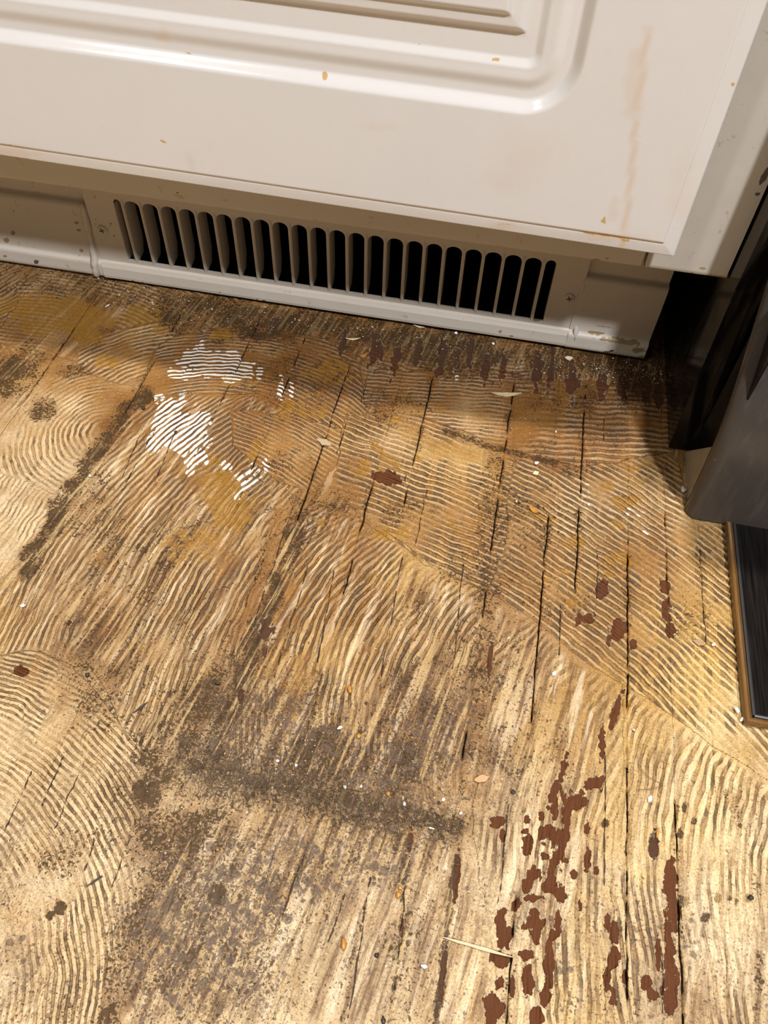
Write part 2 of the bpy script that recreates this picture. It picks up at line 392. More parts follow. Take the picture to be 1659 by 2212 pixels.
    for q in [(450, 1760, 150, 120, .85), (410, 1950, 120, 170, .62), (500, 2110, 170, 110, .48), (660, 1870, 170, 90, .5), (300, 2050, 60, 150, .6), (820, 1830, 120, 50, .5), (360, 1690, 60, 70, .95), (900, 1980, 60, 160, .45), (1130, 1600, 90, 120, .42), (200, 1350, 70, 120, .45), (250, 1250, 60, 120, .4), (100, 2150, 110, 70, .35), (30, 1900, 60, 100, .35), (1300, 2150, 120, 80, .3), (690, 1090, 90, 60, .55), (560, 1180, 60, 80, .4), (1250, 1300, 90, 60, .4), (1500, 1330, 60, 60, .35), (620, 720, 90, 40, .5), (250, 640, 120, 30, .5)]:
        D.blob(*q, 0, .9, .6, int(q[1]) % 11)
    amp = amp * (1 - .75 * sst(.3, .75, D.v)) * (1 - .5 * sst(.27, .36, -Y) * (X > .2) * (X < .365))
    dirt = D.v * (.45 + 1.1 * fbm(X, Y, .010, 4, 12))
    dirt = np.maximum(dirt, .55 * sst(.62, .8, fbm(X, Y, .05, 4, 13)))
    off_ = np.clip(sst(.0, .12, -X) + sst(.48, .60, -Y) + sst(.56, .64, X), 0, 1)
    dirt = np.maximum(dirt, off_ * .75 * sst(.46, .72, fbm(X, Y, .08, 4, 143)))
    # grimy joints
    dirt = np.maximum(dirt, .5 * EO * (1 - sst(.001, .006, ED)) * sst(.3, .6, fbm(X, Y, .015, 3, 31)))
    # --- amber glue stains
    A = Mask(X, Y, on_floor); bl = A.blob; st = A.stroke
    for q in [(195, 690, 42, 30, 1.), (190, 728, 30, 16, .9), (150, 662, 60, 16, .8), (300, 680, 38, 22, .95), (345, 712, 16, 12, .9), (225, 780, 24, 14, 1.), (60, 662, 110, 24, .75), (110, 700, 80, 22, .6), (470, 722, 28, 12, .7),
              (490, 1090, 60, 70, .85), (460, 1010, 30, 50, .6), (560, 960, 40, 30, .55), (520, 820, 60, 14, .6), (420, 1180, 60, 70, .5), (780, 1020, 22, 10, 1.), (790, 1000, 12, 8, .9), (850, 1150, 46, 15, .95), (900, 990, 9, 7, 1.), (1240, 1168, 28, 12, 1.),
              (1370, 1010, 16, 9, .9), (1362, 1085, 28, 16, .95), (1330, 1130, 18, 12, .8), (1330, 1205, 26, 16, .9), (1320, 1235, 20, 12, .8), (1222, 1235, 14, 8, .9), (640, 880, 60, 30, .5), (720, 800, 50, 40, .5), (1190, 1250, 14, 8, .8), (1310, 1050, 14, 8, .8),
              (695, 1130, 10, 7, 1.), (755, 1490, 8, 7, 1.), (1355, 1520, 10, 8, .8), (1233, 1300, 12, 8, .8), (860, 905, 14, 9, .9), (1280, 1350, 12, 8, .6)]:
        bl(*q[:5], 0, .5, .55, int(q[0]) % 17)
    st([(805, 955), (830, 985), (855, 1005)], 8, 1., .5, .4); st([(1145, 1100), (1165, 1115), (1188, 1120)], 6, 1., .5, .4)
    st([(960, 1100), (1010, 1180)], 8, .5); amber = A.v
    # --- bare wood where the glue has come off
    B = Mask(X, Y, on_floor); bl = B.blob
    for q in [(1075, 1775, 14, 12), (1085, 1800, 5, 13), (1195, 1712, 11, 24, 20), (1199, 1743, 8, 24), (1238, 1727, 26, 18), (1225, 1760, 11, 36), (1183, 1800, 17, 18), (1139, 1767, 8, 9), (1172, 1763, 7, 11), (1133, 1796, 6, 6), (1139, 1828, 11, 20),
              (1210, 1818, 18, 32), (1177, 1849, 10, 8), (1198, 1865, 13, 22), (1155, 1886, 15, 16), (1141, 1910, 12, 15), (1190, 1905, 17, 18), (1159, 1938, 22, 8), (1212, 1934, 12, 17), (1115, 1954, 9, 12, 30), (1087, 2010, 16, 34), (1160, 1998, 15, 30),
              (1133, 2003, 6, 8), (1195, 2019, 8, 10), (1206, 1990, 9, 25), (1135, 2061, 17, 12), (1079, 2075, 20, 17), (1187, 2081, 11, 40), (1139, 2113, 14, 32), (1079, 2123, 15, 11), (1107, 2130, 6, 18), (1179, 2156, 12, 20), (1064, 2180, 18, 34), (1159, 2200, 18, 20),
              (1326, 2073, 18, 20), (1310, 2113, 9, 24), (1324, 2156, 8, 16), (1350, 2108, 7, 16), (1330, 2013, 10, 20), (1312, 1994, 6, 12), (1397, 2121, 12, 12), (1409, 2148, 10, 12), (1453, 1926, 17, 70), (1449, 2097, 15, 84), (1423, 2065, 6, 32), (1413, 1827, 10, 26),
              (1254, 1954, 5, 14), (1336, 1368, 20, 24), (1368, 1390, 7, 12), (1447, 1358, 11, 18), (1440, 1320, 12, 20), (1272, 1331, 15, 13), (1302, 1270, 14, 17), (1332, 1533, 9, 34, 18), (1302, 1610, 8, 32), (1218, 1654, 7, 34, 14), (1440, 1267, 12, 12),
              (1290, 1690, 20, 16), (1270, 1790, 7, 14), (1268, 1860, 8, 20), (1290, 1880, 6, 9), (1240, 1890, 8, 8), (45, 1450, 13, 10), (575, 1360, 13, 22), (572, 1402, 7, 12), (840, 1030, 34, 13, 12), (812, 760, 12, 30, 14), (855, 775, 8, 36, 12), (955, 770, 11, 36, 9), (985, 780, 7, 30, 8), (1015, 760, 7, 34, 7),
              (1050, 800, 9, 26, 5), (1085, 795, 7, 28, 5), (1160, 800, 10, 40, 4), (1190, 790, 8, 44, 4), (1235, 825, 12, 30, 3), (1300, 835, 11, 28, 2), (1345, 830, 14, 30), (1400, 835, 12, 36), (905, 750, 8, 32, 10), (1425, 850, 9, 30), (740, 735, 6, 24, 15), (150, 1345, 8, 6), (1250, 1340, 9, 12), (887, 1805, 6, 30, 5), (985, 1900, 6, 44, 6), (870, 2000, 4, 30, 5), (955, 2110, 6, 50, 6), (1060, 1420, 5, 40, 5), (520, 1500, 6, 16)]:
        a = q[4] if len(q) > 4 else 0
        bl(q[0], q[1], q[2], q[3] * 1.15, 1., a, .75, .4, int(q[0] * 7 + q[1]) % 23)
    bare = B.v
    gen = sst(.72, .80, fbm(X, Y, .012, 4, 41, .03)) * .6
    bare = np.maximum(bare, gen * sst(-.03, -.005, Y + .03))
    # --- white residue on the crests, plus a few painted glints
    Wm = Mask(X, Y, on_floor); bl = Wm.blob
    for q in [(455, 775, 60, 26, 1., 8), (500, 795, 48, 34, 1., 20), (400, 805, 34, 14, 1., -5), (360, 900, 26, 50, 1., 30), (400, 935, 46, 46, 1., 40), (420, 990, 22, 30, .9, 30), (345, 860, 14, 10, .8), (330, 960, 16, 20, .8), (430, 905, 24, 20, 1.), (545, 1030, 36, 26, .52, -40), (520, 1065, 18, 12, .55, -40), (485, 1010, 14, 12, .75), (575, 1005, 12, 14, .75),
              (607, 840, 8, 26, .9), (630, 842, 6, 22, .8), (560, 800, 8, 20, .7), (1270, 1060, 15, 40, .40), (1380, 1110, 28, 13, .42, 20), (1396, 1150, 10, 40, .38), (800, 985, 22, 8, .4, 25), (985, 800, 8, 26, .42)]:  # the faint ones before the stove are painted glints
        bl(*q[:5], q[5] if len(q) > 5 else 0, .45, .5, int(q[0]) % 13)
    white = Wm.v
    # --- colour of the glue: pale cream / yellow, speckle density
    T = Mask(X, Y, on_floor); bl = T.blob
    T.v = sst(-.20, -.44, Y) * .6
    bl(60, 1080, 150, 230, .8, 20, .9, .2); bl(130, 1280, 60, 90, .75, 30, .9, .3); bl(1040, 850, 50, 90, .75, 0, .8, .3); bl(850, 980, 90, 40, .5, 20, .9, .3)
    bl(760, 2050, 260, 220, .95, 0, .8, .2); bl(1100, 1850, 160, 250, .8, 0, .8, .2); bl(1560, 1900, 160, 300, .8, 0, .8, .2); bl(1600, 1540, 80, 120, .8, 40, .8, .2); bl(1330, 1110, 90, 70, .5, 0, .8, .3)
    tint = np.clip(T.v + (fbm(X, Y, .03, 4, 16) - .5) * .7, 0, 1)
    Yl = Mask(X, Y, on_floor); bl = Yl.blob
    bl(1450, 1450, 220, 260, .7, 30, .8, .3); bl(700, 1380, 100, 160, .75, 20, .8, .4); bl(820, 1250, 160, 80, .5, 0, .9, .4); bl(1400, 1650, 120, 200, .65, 0, .8, .4); bl(1300, 2100, 90, 160, .5, 0, .8, .4); bl(950, 1000, 160, 120, .35, 0, .9, .4); bl(20, 1330, 40, 80, .7, 20, .8, .3); bl(1390, 1890, 40, 20, .9, 25, .6, .3)
    yel = np.clip(Yl.v + (fbm(X, Y, .05, 3, 17) - .55) * .6, 0, 1)
    Sp = Mask(X, Y, on_floor); bl = Sp.blob
    Sp.v = .28 + .25 * sst(-.25, -.45, Y)
    bl(480, 1950, 240, 280, 1., 0, .8, .3); bl(760, 1850, 260, 120, .75, 0, .8, .3); bl(600, 1560, 220, 170, 1., 0, .8, .3); bl(900, 1600, 180, 240, .85, 0, .8, .3); bl(1080, 1620, 80, 260, .65, 0, .8, .3); bl(60, 1030, 90, 60, .5); bl(1180, 2000, 200, 220, .45, 0, .8, .3)
    speck = np.clip(Sp.v + (fbm(X, Y, .04, 3, 18) - .5) * .5, 0, 1)
    # --- cracks
    C = Mask(X, Y, on_floor)
    for k, (a, b) in enumerate(HAIRLINES):
        a = np.array(a); b = np.array(b); t = np.linspace(0, 1, 9)[:, None]
        P = a + (b - a) * t; P[:, 0] += (fbm(P[:, 0] * 0 + k, P[:, 1], .006, 3, 51) - .5) * .0022
        lo, hi = P.min(0) - .003, P.max(0) + .003
        i = np.nonzero((X > lo[0]) & (X < hi[0]) & (Y > lo[1]) & (Y < hi[1]))[0]
        if len(i):
            d = np.full(len(i), 9.)
            for p, q in zip(P[:-1], P[1:]): d = np.minimum(d, segd(X[i], Y[i], p, q))
            C.v[i] = np.maximum(C.v[i], np.clip(1 - d / .0022, 0, 1))
    crack = np.maximum(C.v, np.clip(1 - ED / .0022, 0, 1) * sst(.0, .7, EO))
    # --- height
    r = .5 + .5 * np.cos(2 * math.pi * phase)
    r = sst(duty - .35, duty + .45, r)
    fine = ((X > -.13) & (X < .60) & (Y > -.56) & (Y < .014)).astype(float)
    z = .00105 * fine * amp * (r - .5) + .0006 * (fbm(X, Y, .009, 4, 19) - .5) + .0016 * (fbm(X, Y, .09, 2, 20) - .5)
    z = z - .0006 * sst(.45, .6, bare) + .0005 * edge * amp + .0005 * dirt * (fbm(X, Y, .004, 2, 22) - .3)
    bead = np.clip(gd * (.25 + 1.5 * sst(.32, .62, fbm(X, Y, .006, 3, 23, .05))), 0, 1)
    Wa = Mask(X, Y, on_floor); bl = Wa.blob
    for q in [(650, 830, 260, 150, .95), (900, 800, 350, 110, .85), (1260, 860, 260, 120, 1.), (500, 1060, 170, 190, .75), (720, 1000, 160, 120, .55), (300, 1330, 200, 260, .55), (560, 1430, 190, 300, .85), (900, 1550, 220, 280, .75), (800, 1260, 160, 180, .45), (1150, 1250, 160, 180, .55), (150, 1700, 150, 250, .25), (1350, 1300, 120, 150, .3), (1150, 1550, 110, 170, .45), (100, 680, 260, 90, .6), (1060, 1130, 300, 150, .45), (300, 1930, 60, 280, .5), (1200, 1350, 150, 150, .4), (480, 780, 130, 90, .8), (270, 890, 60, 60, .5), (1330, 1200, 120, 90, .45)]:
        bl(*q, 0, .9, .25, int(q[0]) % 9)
    stain_shade = np.clip(Wa.v * (.6 + .8 * fbm(X, Y, .03, 4, 120)) + .40 * sst(.45, .75, fbm(X, Y, .06, 4, 121)) + .16 * sst(-.40, -.28, Y), 0, 1)  # browned old glue, with part of the floor shade painted in
    return phase, amp, duty, bead, dirt, amber, bare, white, tint, yel, speck, crack, z, stain_shade, strk

def floor_material():
    t = NT('old_flooring_glue')
    co = t.coord()
    A = t.rgb(t.attr('ma').outputs['Color']); Bq = t.rgb(t.attr('mb').outputs['Color']); Cq = t.rgb(t.attr('mc').outputs['Color']); Dq = t.rgb(t.attr('md').outputs['Color'])
    phase = t.attr('phase').outputs['Fac']
    amp, bead, dirt = A[0], A[1], A[2]
    amber, bare, white = Bq[0], Bq[1], Bq[2]
    tint, speck, crack = Cq[0], Cq[1], Cq[2]
    yel, duty = Dq[0], Dq[1]
    n_f = t.noise(co, 900, 4, .65); n_m = t.noise(co, 240, 4, .6); n_l = t.noise(co, 70, 4, .6)
    n_s = t.noise(co, 520, 3, .5, .3); n_b = t.noise(t.scale(co, (1, 1, 1)), 150, 5, .62, .6)
    grain = t.noise(t.scale(co, (1100, 60, 60)), 1.0, 4, .6)
    # ridge profile
    r = t.add(t.mul(t.math('COSINE', t.mul(phase, 2 * math.pi)), .5), .5)
    r = t.add(r, t.mul(t.sub(n_m, .5), .55))
    crest = t.ss(t.sub(duty, .22), t.add(duty, .22), r)
    stain_shade = Dq[2]
    nA = t.noise(t.scale(co, (1, .22, 1)), 330, 4, .6, .3); nB = t.noise(co, 60, 5, .65, .5); nC = t.noise(t.scale(co, (1, .3, 1)), 130, 5, .65, .3)
    # glue colour
    c = t.mix(t.clamp(t.add(tint, t.mul(t.sub(n_l, .5), .9))), (.445, .262, .082), (.68, .560, .375))
    c = t.mix(t.mul(yel, .8), c, (.72, .50, .135))
    c = t.mix(t.mul(stain_shade, .95), c, t.mix(1.0, c, (.46, .315, .140), 'MULTIPLY'))  # multiplies brown stain and painted shade into the glue
    mt = t.mul(t.ss(.50, .62, t.add(nC, t.mul(t.sub(speck, .5), .12))), t.ss(.1, .8, speck))
    c = t.mix(t.mul(mt, .55), c, t.mix(1.0, c, (.42, .36, .31), 'MULTIPLY'))
    mt2 = t.mul(t.ss(.49, .57, t.add(n_b, t.mul(t.sub(n_s, .5), .4))), t.ss(.30, .85, speck))
    c = t.mix(t.mul(mt2, .62), c, t.mix(1.0, c, (.38, .31, .26), 'MULTIPLY'))
    c = t.mix(t.mul(t.ss(.55, .38, n_f), .55), c, t.mix(1.0, c, (.50, .42, .34), 'MULTIPLY'))
    c = t.mix(t.mul(t.ss(.56, .68, n_m), .35), c, t.mix(1.0, c, (1.25, 1.22, 1.15), 'MULTIPLY'))
    strk = t.attr('streak').outputs['Fac']; rc = t.rotz(co, 10)
    s1 = t.noise(t.scale(rc, (1, .055, 1)), 330, 4, .6, .25); s2 = t.noise(t.scale(rc, (1, .09, 1)), 150, 4, .6, .25)
    c = t.mix(t.mul(t.mul(t.ss(.48, .59, s1), strk), .85), c, t.mix(1.0, c, (.38, .28, .18), 'MULTIPLY'))
    c = t.mix(t.mul(t.mul(t.ss(.51, .62, s2), strk), .70), c, t.mix(1.0, c, (.48, .37, .25), 'MULTIPLY'))
    c = t.mix(t.mul(t.mul(t.ss(.46, .36, s2), strk), .45), c, (.90, .76, .54))
    # furrows: thin see-through glue, dark dirt lying in beads
    fa = t.mul(t.ss(.05, .55, amp), t.add(.45, t.mul(t.ss(.38, .58, t.noise(co, 48, 5, .6, .4)), .55)))
    fur = t.mul(t.sub(1.0, crest), fa)
    c = t.mix(t.mul(fur, .70), c, t.mix(1.0, c, (.62, .50, .38), 'MULTIPLY'))
    db = t.ss(.46, .58, t.add(nA, t.mul(t.sub(bead, .5), .26)))
    fd = t.mul(t.mul(fur, db), t.ss(.0, .5, bead))
    c = t.mix(t.clamp(t.mul(fd, .92)), c, t.mix(n_b, (.040, .023, .011), (.15, .084, .036)))
    # crests rubbed paler
    c = t.mix(t.mul(t.mul(t.ss(.6, 1.0, crest), fa), t.mul(t.sub(1.0, t.mul(stain_shade, .6)), .38)), c, (.86, .69, .40))
    # dirt: a thin film and sharp dark crusts
    nmx = t.ss(.36, .66, t.add(t.add(t.mul(n_b, .24), t.mul(n_f, .28)), t.add(t.mul(n_s, .38), t.mul(nB, .10))))
    film = t.mul(t.ss(.0, .95, dirt), .72)
    c = t.mix(film, c, t.mix(1.0, c, t.mix(n_m, (.30, .21, .12), (.72, .57, .38)), 'MULTIPLY'))
    dm = t.mul(t.ss(-.05, .08, t.sub(t.mul(dirt, .64), nmx)), t.ss(.03, .2, dirt))
    c = t.mix(t.mul(dm, .88), c, t.mix(n_m, (.013, .008, .004), (.080, .046, .019)))
    # rubbed streaks showing through the dirt
    c = t.mix(t.mul(t.mul(t.ss(.49, .38, s1), t.ss(.2, .7, strk)), t.mul(t.ss(.1, .5, dirt), .70)), c, t.mix(n_l, (.40, .25, .09), (.56, .42, .22)))
    # amber
    am = t.ss(.28, .66, t.add(t.add(amber, t.mul(t.sub(n_b, .5), 1.4)), t.mul(t.sub(nB, .5), .8)))
    am = t.mul(am, t.ss(.0, .12, amber))
    c = t.mix(t.mul(am, .70), c, t.mix(n_m, (.14, .064, .008), (.40, .200, .022)))
    # speckles: fine flecks, small crusts and round spots
    fl = t.ss(.0, .04, t.sub(t.noise(co, 1150, 3, .6, .2), t.sub(.655, t.mul(speck, .085))))
    c = t.mix(t.mul(fl, .72), c, (.080, .054, .034))
    sp = t.ss(.0, .05, t.sub(n_s, t.sub(.735, t.mul(speck, .20))))
    c = t.mix(t.mul(sp, .72), c, (.065, .042, .030))
    vd = t.n('ShaderNodeVectorMath', operation='ADD'); t.put(vd.inputs[0], co)
    vm = t.n('ShaderNodeVectorMath', operation='SCALE'); t.put(vm.inputs[0], t.n('ShaderNodeTexNoise').outputs['Color']); vm.inputs['Scale'].default_value = .0022
    tn = vm.inputs[0].links[0].from_node; t.put(tn.inputs['Vector'], co); tn.inputs['Scale'].default_value = 420
    t.put(vd.inputs[1], vm.outputs[0])
    for vsc, gain in ((190, .75), (400, .75)):
        vo = t.n('ShaderNodeTexVoronoi'); t.put(vo.inputs['Vector'], vd.outputs[0]); vo.inputs['Scale'].default_value = vsc
        rr_ = t.rgb(vo.outputs['Color'])[0]
        rad = t.mul(t.math('POWER', rr_, 1.8), t.mul(t.ss(.25, 1.0, speck), gain))
        spot = t.ss(-.03, .07, t.sub(rad, vo.outputs['Distance'])); spot = t.mul(spot, t.ss(.02, .10, rad))
        c = t.mix(t.mul(spot, .72), c, t.mix(n_m, (.040, .025, .017), (.14, .090, .058)))
    # pale lumps
    pl = t.ss(.0, .04, t.sub(t.noise(co, 620, 3, .6, .3), .66))
    c = t.mix(t.mul(pl, .50), c, (.80, .62, .36))
    # bare wood
    bm_ = t.ss(.46, .54, t.add(t.add(bare, t.mul(t.sub(n_b, .5), .9)), t.mul(t.sub(nC, .5), 2.4)))
    bm_ = t.mul(bm_, t.ss(.05, .2, bare))
    wood = t.mix(grain, (.045, .015, .006), (.145, .050, .017))
    wood = t.mix(t.mul(t.ss(.1, .8, dirt), .65), wood, (.055, .034, .022))
    rim_ = t.mul(t.ss(.34, .46, t.add(t.add(bare, t.mul(t.sub(n_b, .5), .9)), t.mul(t.sub(nC, .5), 2.4))), t.ss(.05, .2, bare))
    c = t.mix(t.mul(t.sub(rim_, bm_), .18), c, (.86, .72, .50))
    c = t.mix(bm_, c, wood)
    # white residue and painted glints
    wm = t.mul(t.ss(.38, .52, t.add(t.add(white, t.mul(t.sub(n_b, .5), 1.1)), t.mul(t.sub(nB, .5), .7))), t.ss(.42, .62, t.add(crest, t.mul(t.sub(n_m, .5), .5))))
    wm = t.mul(wm, t.ss(.05, .2, white))
    c = t.mix(t.mul(wm, .82), c, (.86, .82, .74))
    # cracks
    cm = t.ss(.80, .92, t.add(crack, t.mul(t.sub(n_b, .5), .7)))
    cm = t.mul(cm, t.ss(.45, .6, crack))
    c = t.mix(t.mul(cm, .93), c, (.022, .013, .008))
    # grit: pale grains
    gr = t.ss(.0, .03, t.sub(t.noise(co, 1300, 2, .5), .79))
    c = t.mix(t.mul(gr, .7), c, (.80, .74, .64))
    rough = t.mixf(am, t.add(.36, t.mul(n_b, .3)), .22)
    rough = t.mixf(wm, rough, .30); rough = t.mixf(bm_, rough, .62); rough = t.mixf(t.mul(dm, .8), rough, .45)
    h = t.add(t.mul(n_f, .45), t.mul(n_b, .8)); h = t.add(h, t.mul(t.mul(crest, amp), .5)); h = t.sub(h, t.mul(bm_, .5)); h = t.add(h, t.mul(wm, .25)); h = t.sub(h, cm)
    h = t.add(h, t.mul(n_s, .5)); nm = t.bump(h, .0010, .9)
    spec_ = t.mixf(t.clamp(t.add(t.mul(dm, .8), bm_)), .42, .12)
    return t.out(c, rough, nm, None, spec_)

M_FLOOR = floor_material()
M_SUB = simple('subfloor_boards', (.10, .06, .035), .8)
def build_floor():
    slab = box('floor', (-.9, -1.3, -.03), (1.3, .62, -.006), M_SUB, None, 0)
    slab['kind'] = 'structure'
    slab['label'] = 'old board floor covered in troweled tan flooring glue, dirt and stains'
    yrows = np.concatenate([np.arange(.62, .03, -.03), np.arange(.014, -.56, -FINE), np.arange(-.563, -1.3, -.006), [-1.3]])
    parts = []
    for j0, j1 in zip(JOINTS[:-1], JOINTS[1:]):
        w = j1 - j0; vis = (j1 > -.10) and (j0 < .57)
        step = FINE if vis else .004
        us = np.concatenate([[0, .0003, .0008], np.linspace(.0016, w - .0016, max(3, int((w - .003) / step))), [w - .0008, w - .0003, w]]) / w
        rows = yrows if vis else np.concatenate([np.arange(.62, .03, -.03), np.arange(.014, -.56, -.004), np.arange(-.563, -1.3, -.008), [-1.3]])
        xl = joint_x(j0, rows); xr = joint_x(j1, rows)
        X = xl[:, None] + (xr - xl)[:, None] * us[None, :]; Y = np.repeat(rows[:, None], len(us), 1)
        def opn(j):
            o = (.28 if -.1 < j < .57 else .7) * sst(.45, .65, fbm(rows * 0 + j * 31, rows, .05, 3, 61))
            o = np.maximum(o, .7 * sst(.48, .56, -rows) * sst(.45, .65, fbm(rows * 0 + j * 13, rows, .06, 3, 65)))
            for a, b, k in OPEN.get(j, []):
                o = np.maximum(o, k * sst(b - .006, b + .004, rows) * (1 - sst(a - .004, a + .006, rows)) * sst(.25, .55, fbm(rows * 0 + j * 17, rows, .016, 3, 63)))
            return o
        ol, orr = opn(j0), opn(j1)
        dl = us[None, :] * w + 0 * X; dr = (1 - us[None, :]) * w + 0 * X
        left = dl < dr
        ED = np.where(left, dl, dr); EO = np.where(left, ol[:, None] + 0 * X, orr[:, None] + 0 * X)
        parts.append((X, Y, ED, EO, len(rows), len(us)))
    cat = lambda k: np.concatenate([p[k].ravel() for p in parts])
    X, Y, ED, EO = cat(0), cat(1), cat(2), cat(3)
    f = floor_fields(X, Y, ED, EO)
    s = 0
    for k, (x, y, ed, eo, nr, nc) in enumerate(parts):
        e = s + nr * nc
        phase, amp, duty, bead, dirt, amber, bare, white, tint, yel, speck, crack, z, stain_shade, strk = [q[s:e] for q in f]
        z = z + random.uniform(-.00025, .00025)
        edv = ed.ravel(); eov = eo.ravel()
        z = z - (.0028 * sst(.15, .8, eov) + .0002) * (1 - sst(.0, .00055, edv))
        V = np.stack([x.ravel(), y.ravel(), z], 1)
        me = grid_mesh('plank', V, nr, nc)
        me.flip_normals() if me.polygons[0].normal.z < 0 else None
        set_f(me, 'phase', phase); set_f(me, 'streak', strk); set_c(me, 'ma', amp, bead, dirt); set_c(me, 'mb', amber, bare, white); set_c(me, 'mc', tint, speck, crack); set_c(me, 'md', yel, duty, stain_shade)
        link('plank', me, M_FLOOR, slab)
        s = e
build_floor()

# ================================================================== painted cabinet
def paint_material(name, col, stain_col, rough=.28, dirtcol=(.30, .20, .10), chips=0.0):
    t = NT(name); co = t.coord()
    a = t.rgb(t.attr('stain').outputs['Color'])
    n = t.noise(co, 40, 4, .6); nf = t.noise(co, 420, 4, .6); nb = t.noise(co, 160, 4, .6)
    c = t.mix(t.mul(n, .35), col, tuple(q * .90 for q in col))
    c = t.mix(t.mul(t.ss(.62, .8, nb), .10), c, (.62, .46, .30))
    c = t.mix(t.mul(a[1], .62), c, (.74, .54, .36))                                  # faint drips
    sm = t.ss(.40, .60, t.add(a[0], t.mul(t.sub(nf, .5), .35)))
    sm = t.mul(sm, t.ss(.02, .15, a[0]))
    c = t.mix(t.mul(sm, .85), c, stain_col)
    dk = t.mul(t.ss(.42, .58, t.add(a[2], t.mul(t.sub(nf, .5), .5))), t.ss(.02, .15, a[2]))
    c = t.mix(t.mul(dk, .9), c, (.045, .03, .02))
    if chips:
        ch = t.ss(.0, .03, t.sub(nb, 1 - chips)); c = t.mix(t.mul(ch, .35), c, dirtcol)
        fk = t.ss(.0, .03, t.sub(t.noise(co, 600, 3, .6), .70)); c = t.mix(t.mul(fk, .7), c, (.10, .07, .04))
    h = t.add(t.mul(nf, .25), t.mul(n, .8))
    return t.out(c, rough, t.bump(h, .0005, .25), None, .5)
M_DOOR = paint_material('white_gloss_door', (.82, .80, .765), (.62, .36, .07), .16)
M_FRAME = paint_material('cream_painted_frame', (.58, .54, .47), (.35, .24, .09), .35, chips=.335)
M_KICK = paint_material('cream_painted_kick', (.62, .575, .50), (.28, .18, .06), .38, chips=.345)
M_DARK = simple('black_void', (.006, .004, .003), .9)
M_PLY = simple('cabinet_carcass', (.45, .36, .25), .6)

def stain3(me, U, V, fn, spots, drips=(), darks=()):
    S = Mask(U, V, fn); Dp = Mask(U, V, fn); K = Mask(U, V, fn)
    for q in spots: S.blob(*q[:4], q[4] if len(q) > 4 else 1., q[5] if len(q) > 5 else 0, .5, .4, int(q[0]) % 7)
    for q in drips:
        if isinstance(q[0], tuple): Dp.stroke(list(q[0]), q[1], q[2], .7, .35)
        else: Dp.blob(*q[:4], q[4], 0, .8, .4)
    for q in darks: K.blob(*q[:4], q[4] if len(q) > 4 else 1., q[5] if len(q) > 5 else 0, .5, .5, int(q[0]) % 5)
    set_c(me, 'stain', np.clip(S.v, 0, 1), np.clip(Dp.v, 0, 1), np.clip(K.v, 0, 1))

def swept_grid(name, prof, xs, mat, parent, fn, spots=(), drips=(), darks=(), wobble=0.0):
    """open profile [(y,z)...] carried along x on a fine grid"""
    prof = np.array(prof, float); seg = np.linalg.norm(np.diff(prof, axis=0), axis=1)
    pts = [prof[0]]
    for a, b, L in zip(prof[:-1], prof[1:], seg):
        n = max(1, int(L / .0022))
        for k in range(1, n + 1): pts.append(a + (b - a) * k / n)
    pts = np.array(pts); nr, nc = len(pts), len(xs)
    Y = np.repeat(pts[:, :1], nc, 1); Z = np.repeat(pts[:, 1:], nc, 1); Xg = np.repeat(np.array(xs)[None, :], nr, 0)
    if wobble: Y = Y + (fbm(Xg, Z, .02, 3, 71) - .5) * wobble
    me = grid_mesh(name, np.stack([Xg, Y, Z], -1).reshape(-1, 3), nr, nc)
    if me.polygons[len(me.polygons) // 2].normal.y > 0: me.flip_normals()
    stain3(me, Xg.ravel(), Z.ravel(), fn, spots, drips, darks)
    o = link(name, me, mat, parent)
    return o

cab = empty('base_cabinet', (.1, .2, 0))
tag(cab, 'white painted kitchen base cabinet with routed panel door and recessed toe kick', 'cabinet')
def child(o, p):
    o.parent = p; o.matrix_parent_inverse = p.matrix_world.inverted(); return o
bpy.context.view_layer.update()

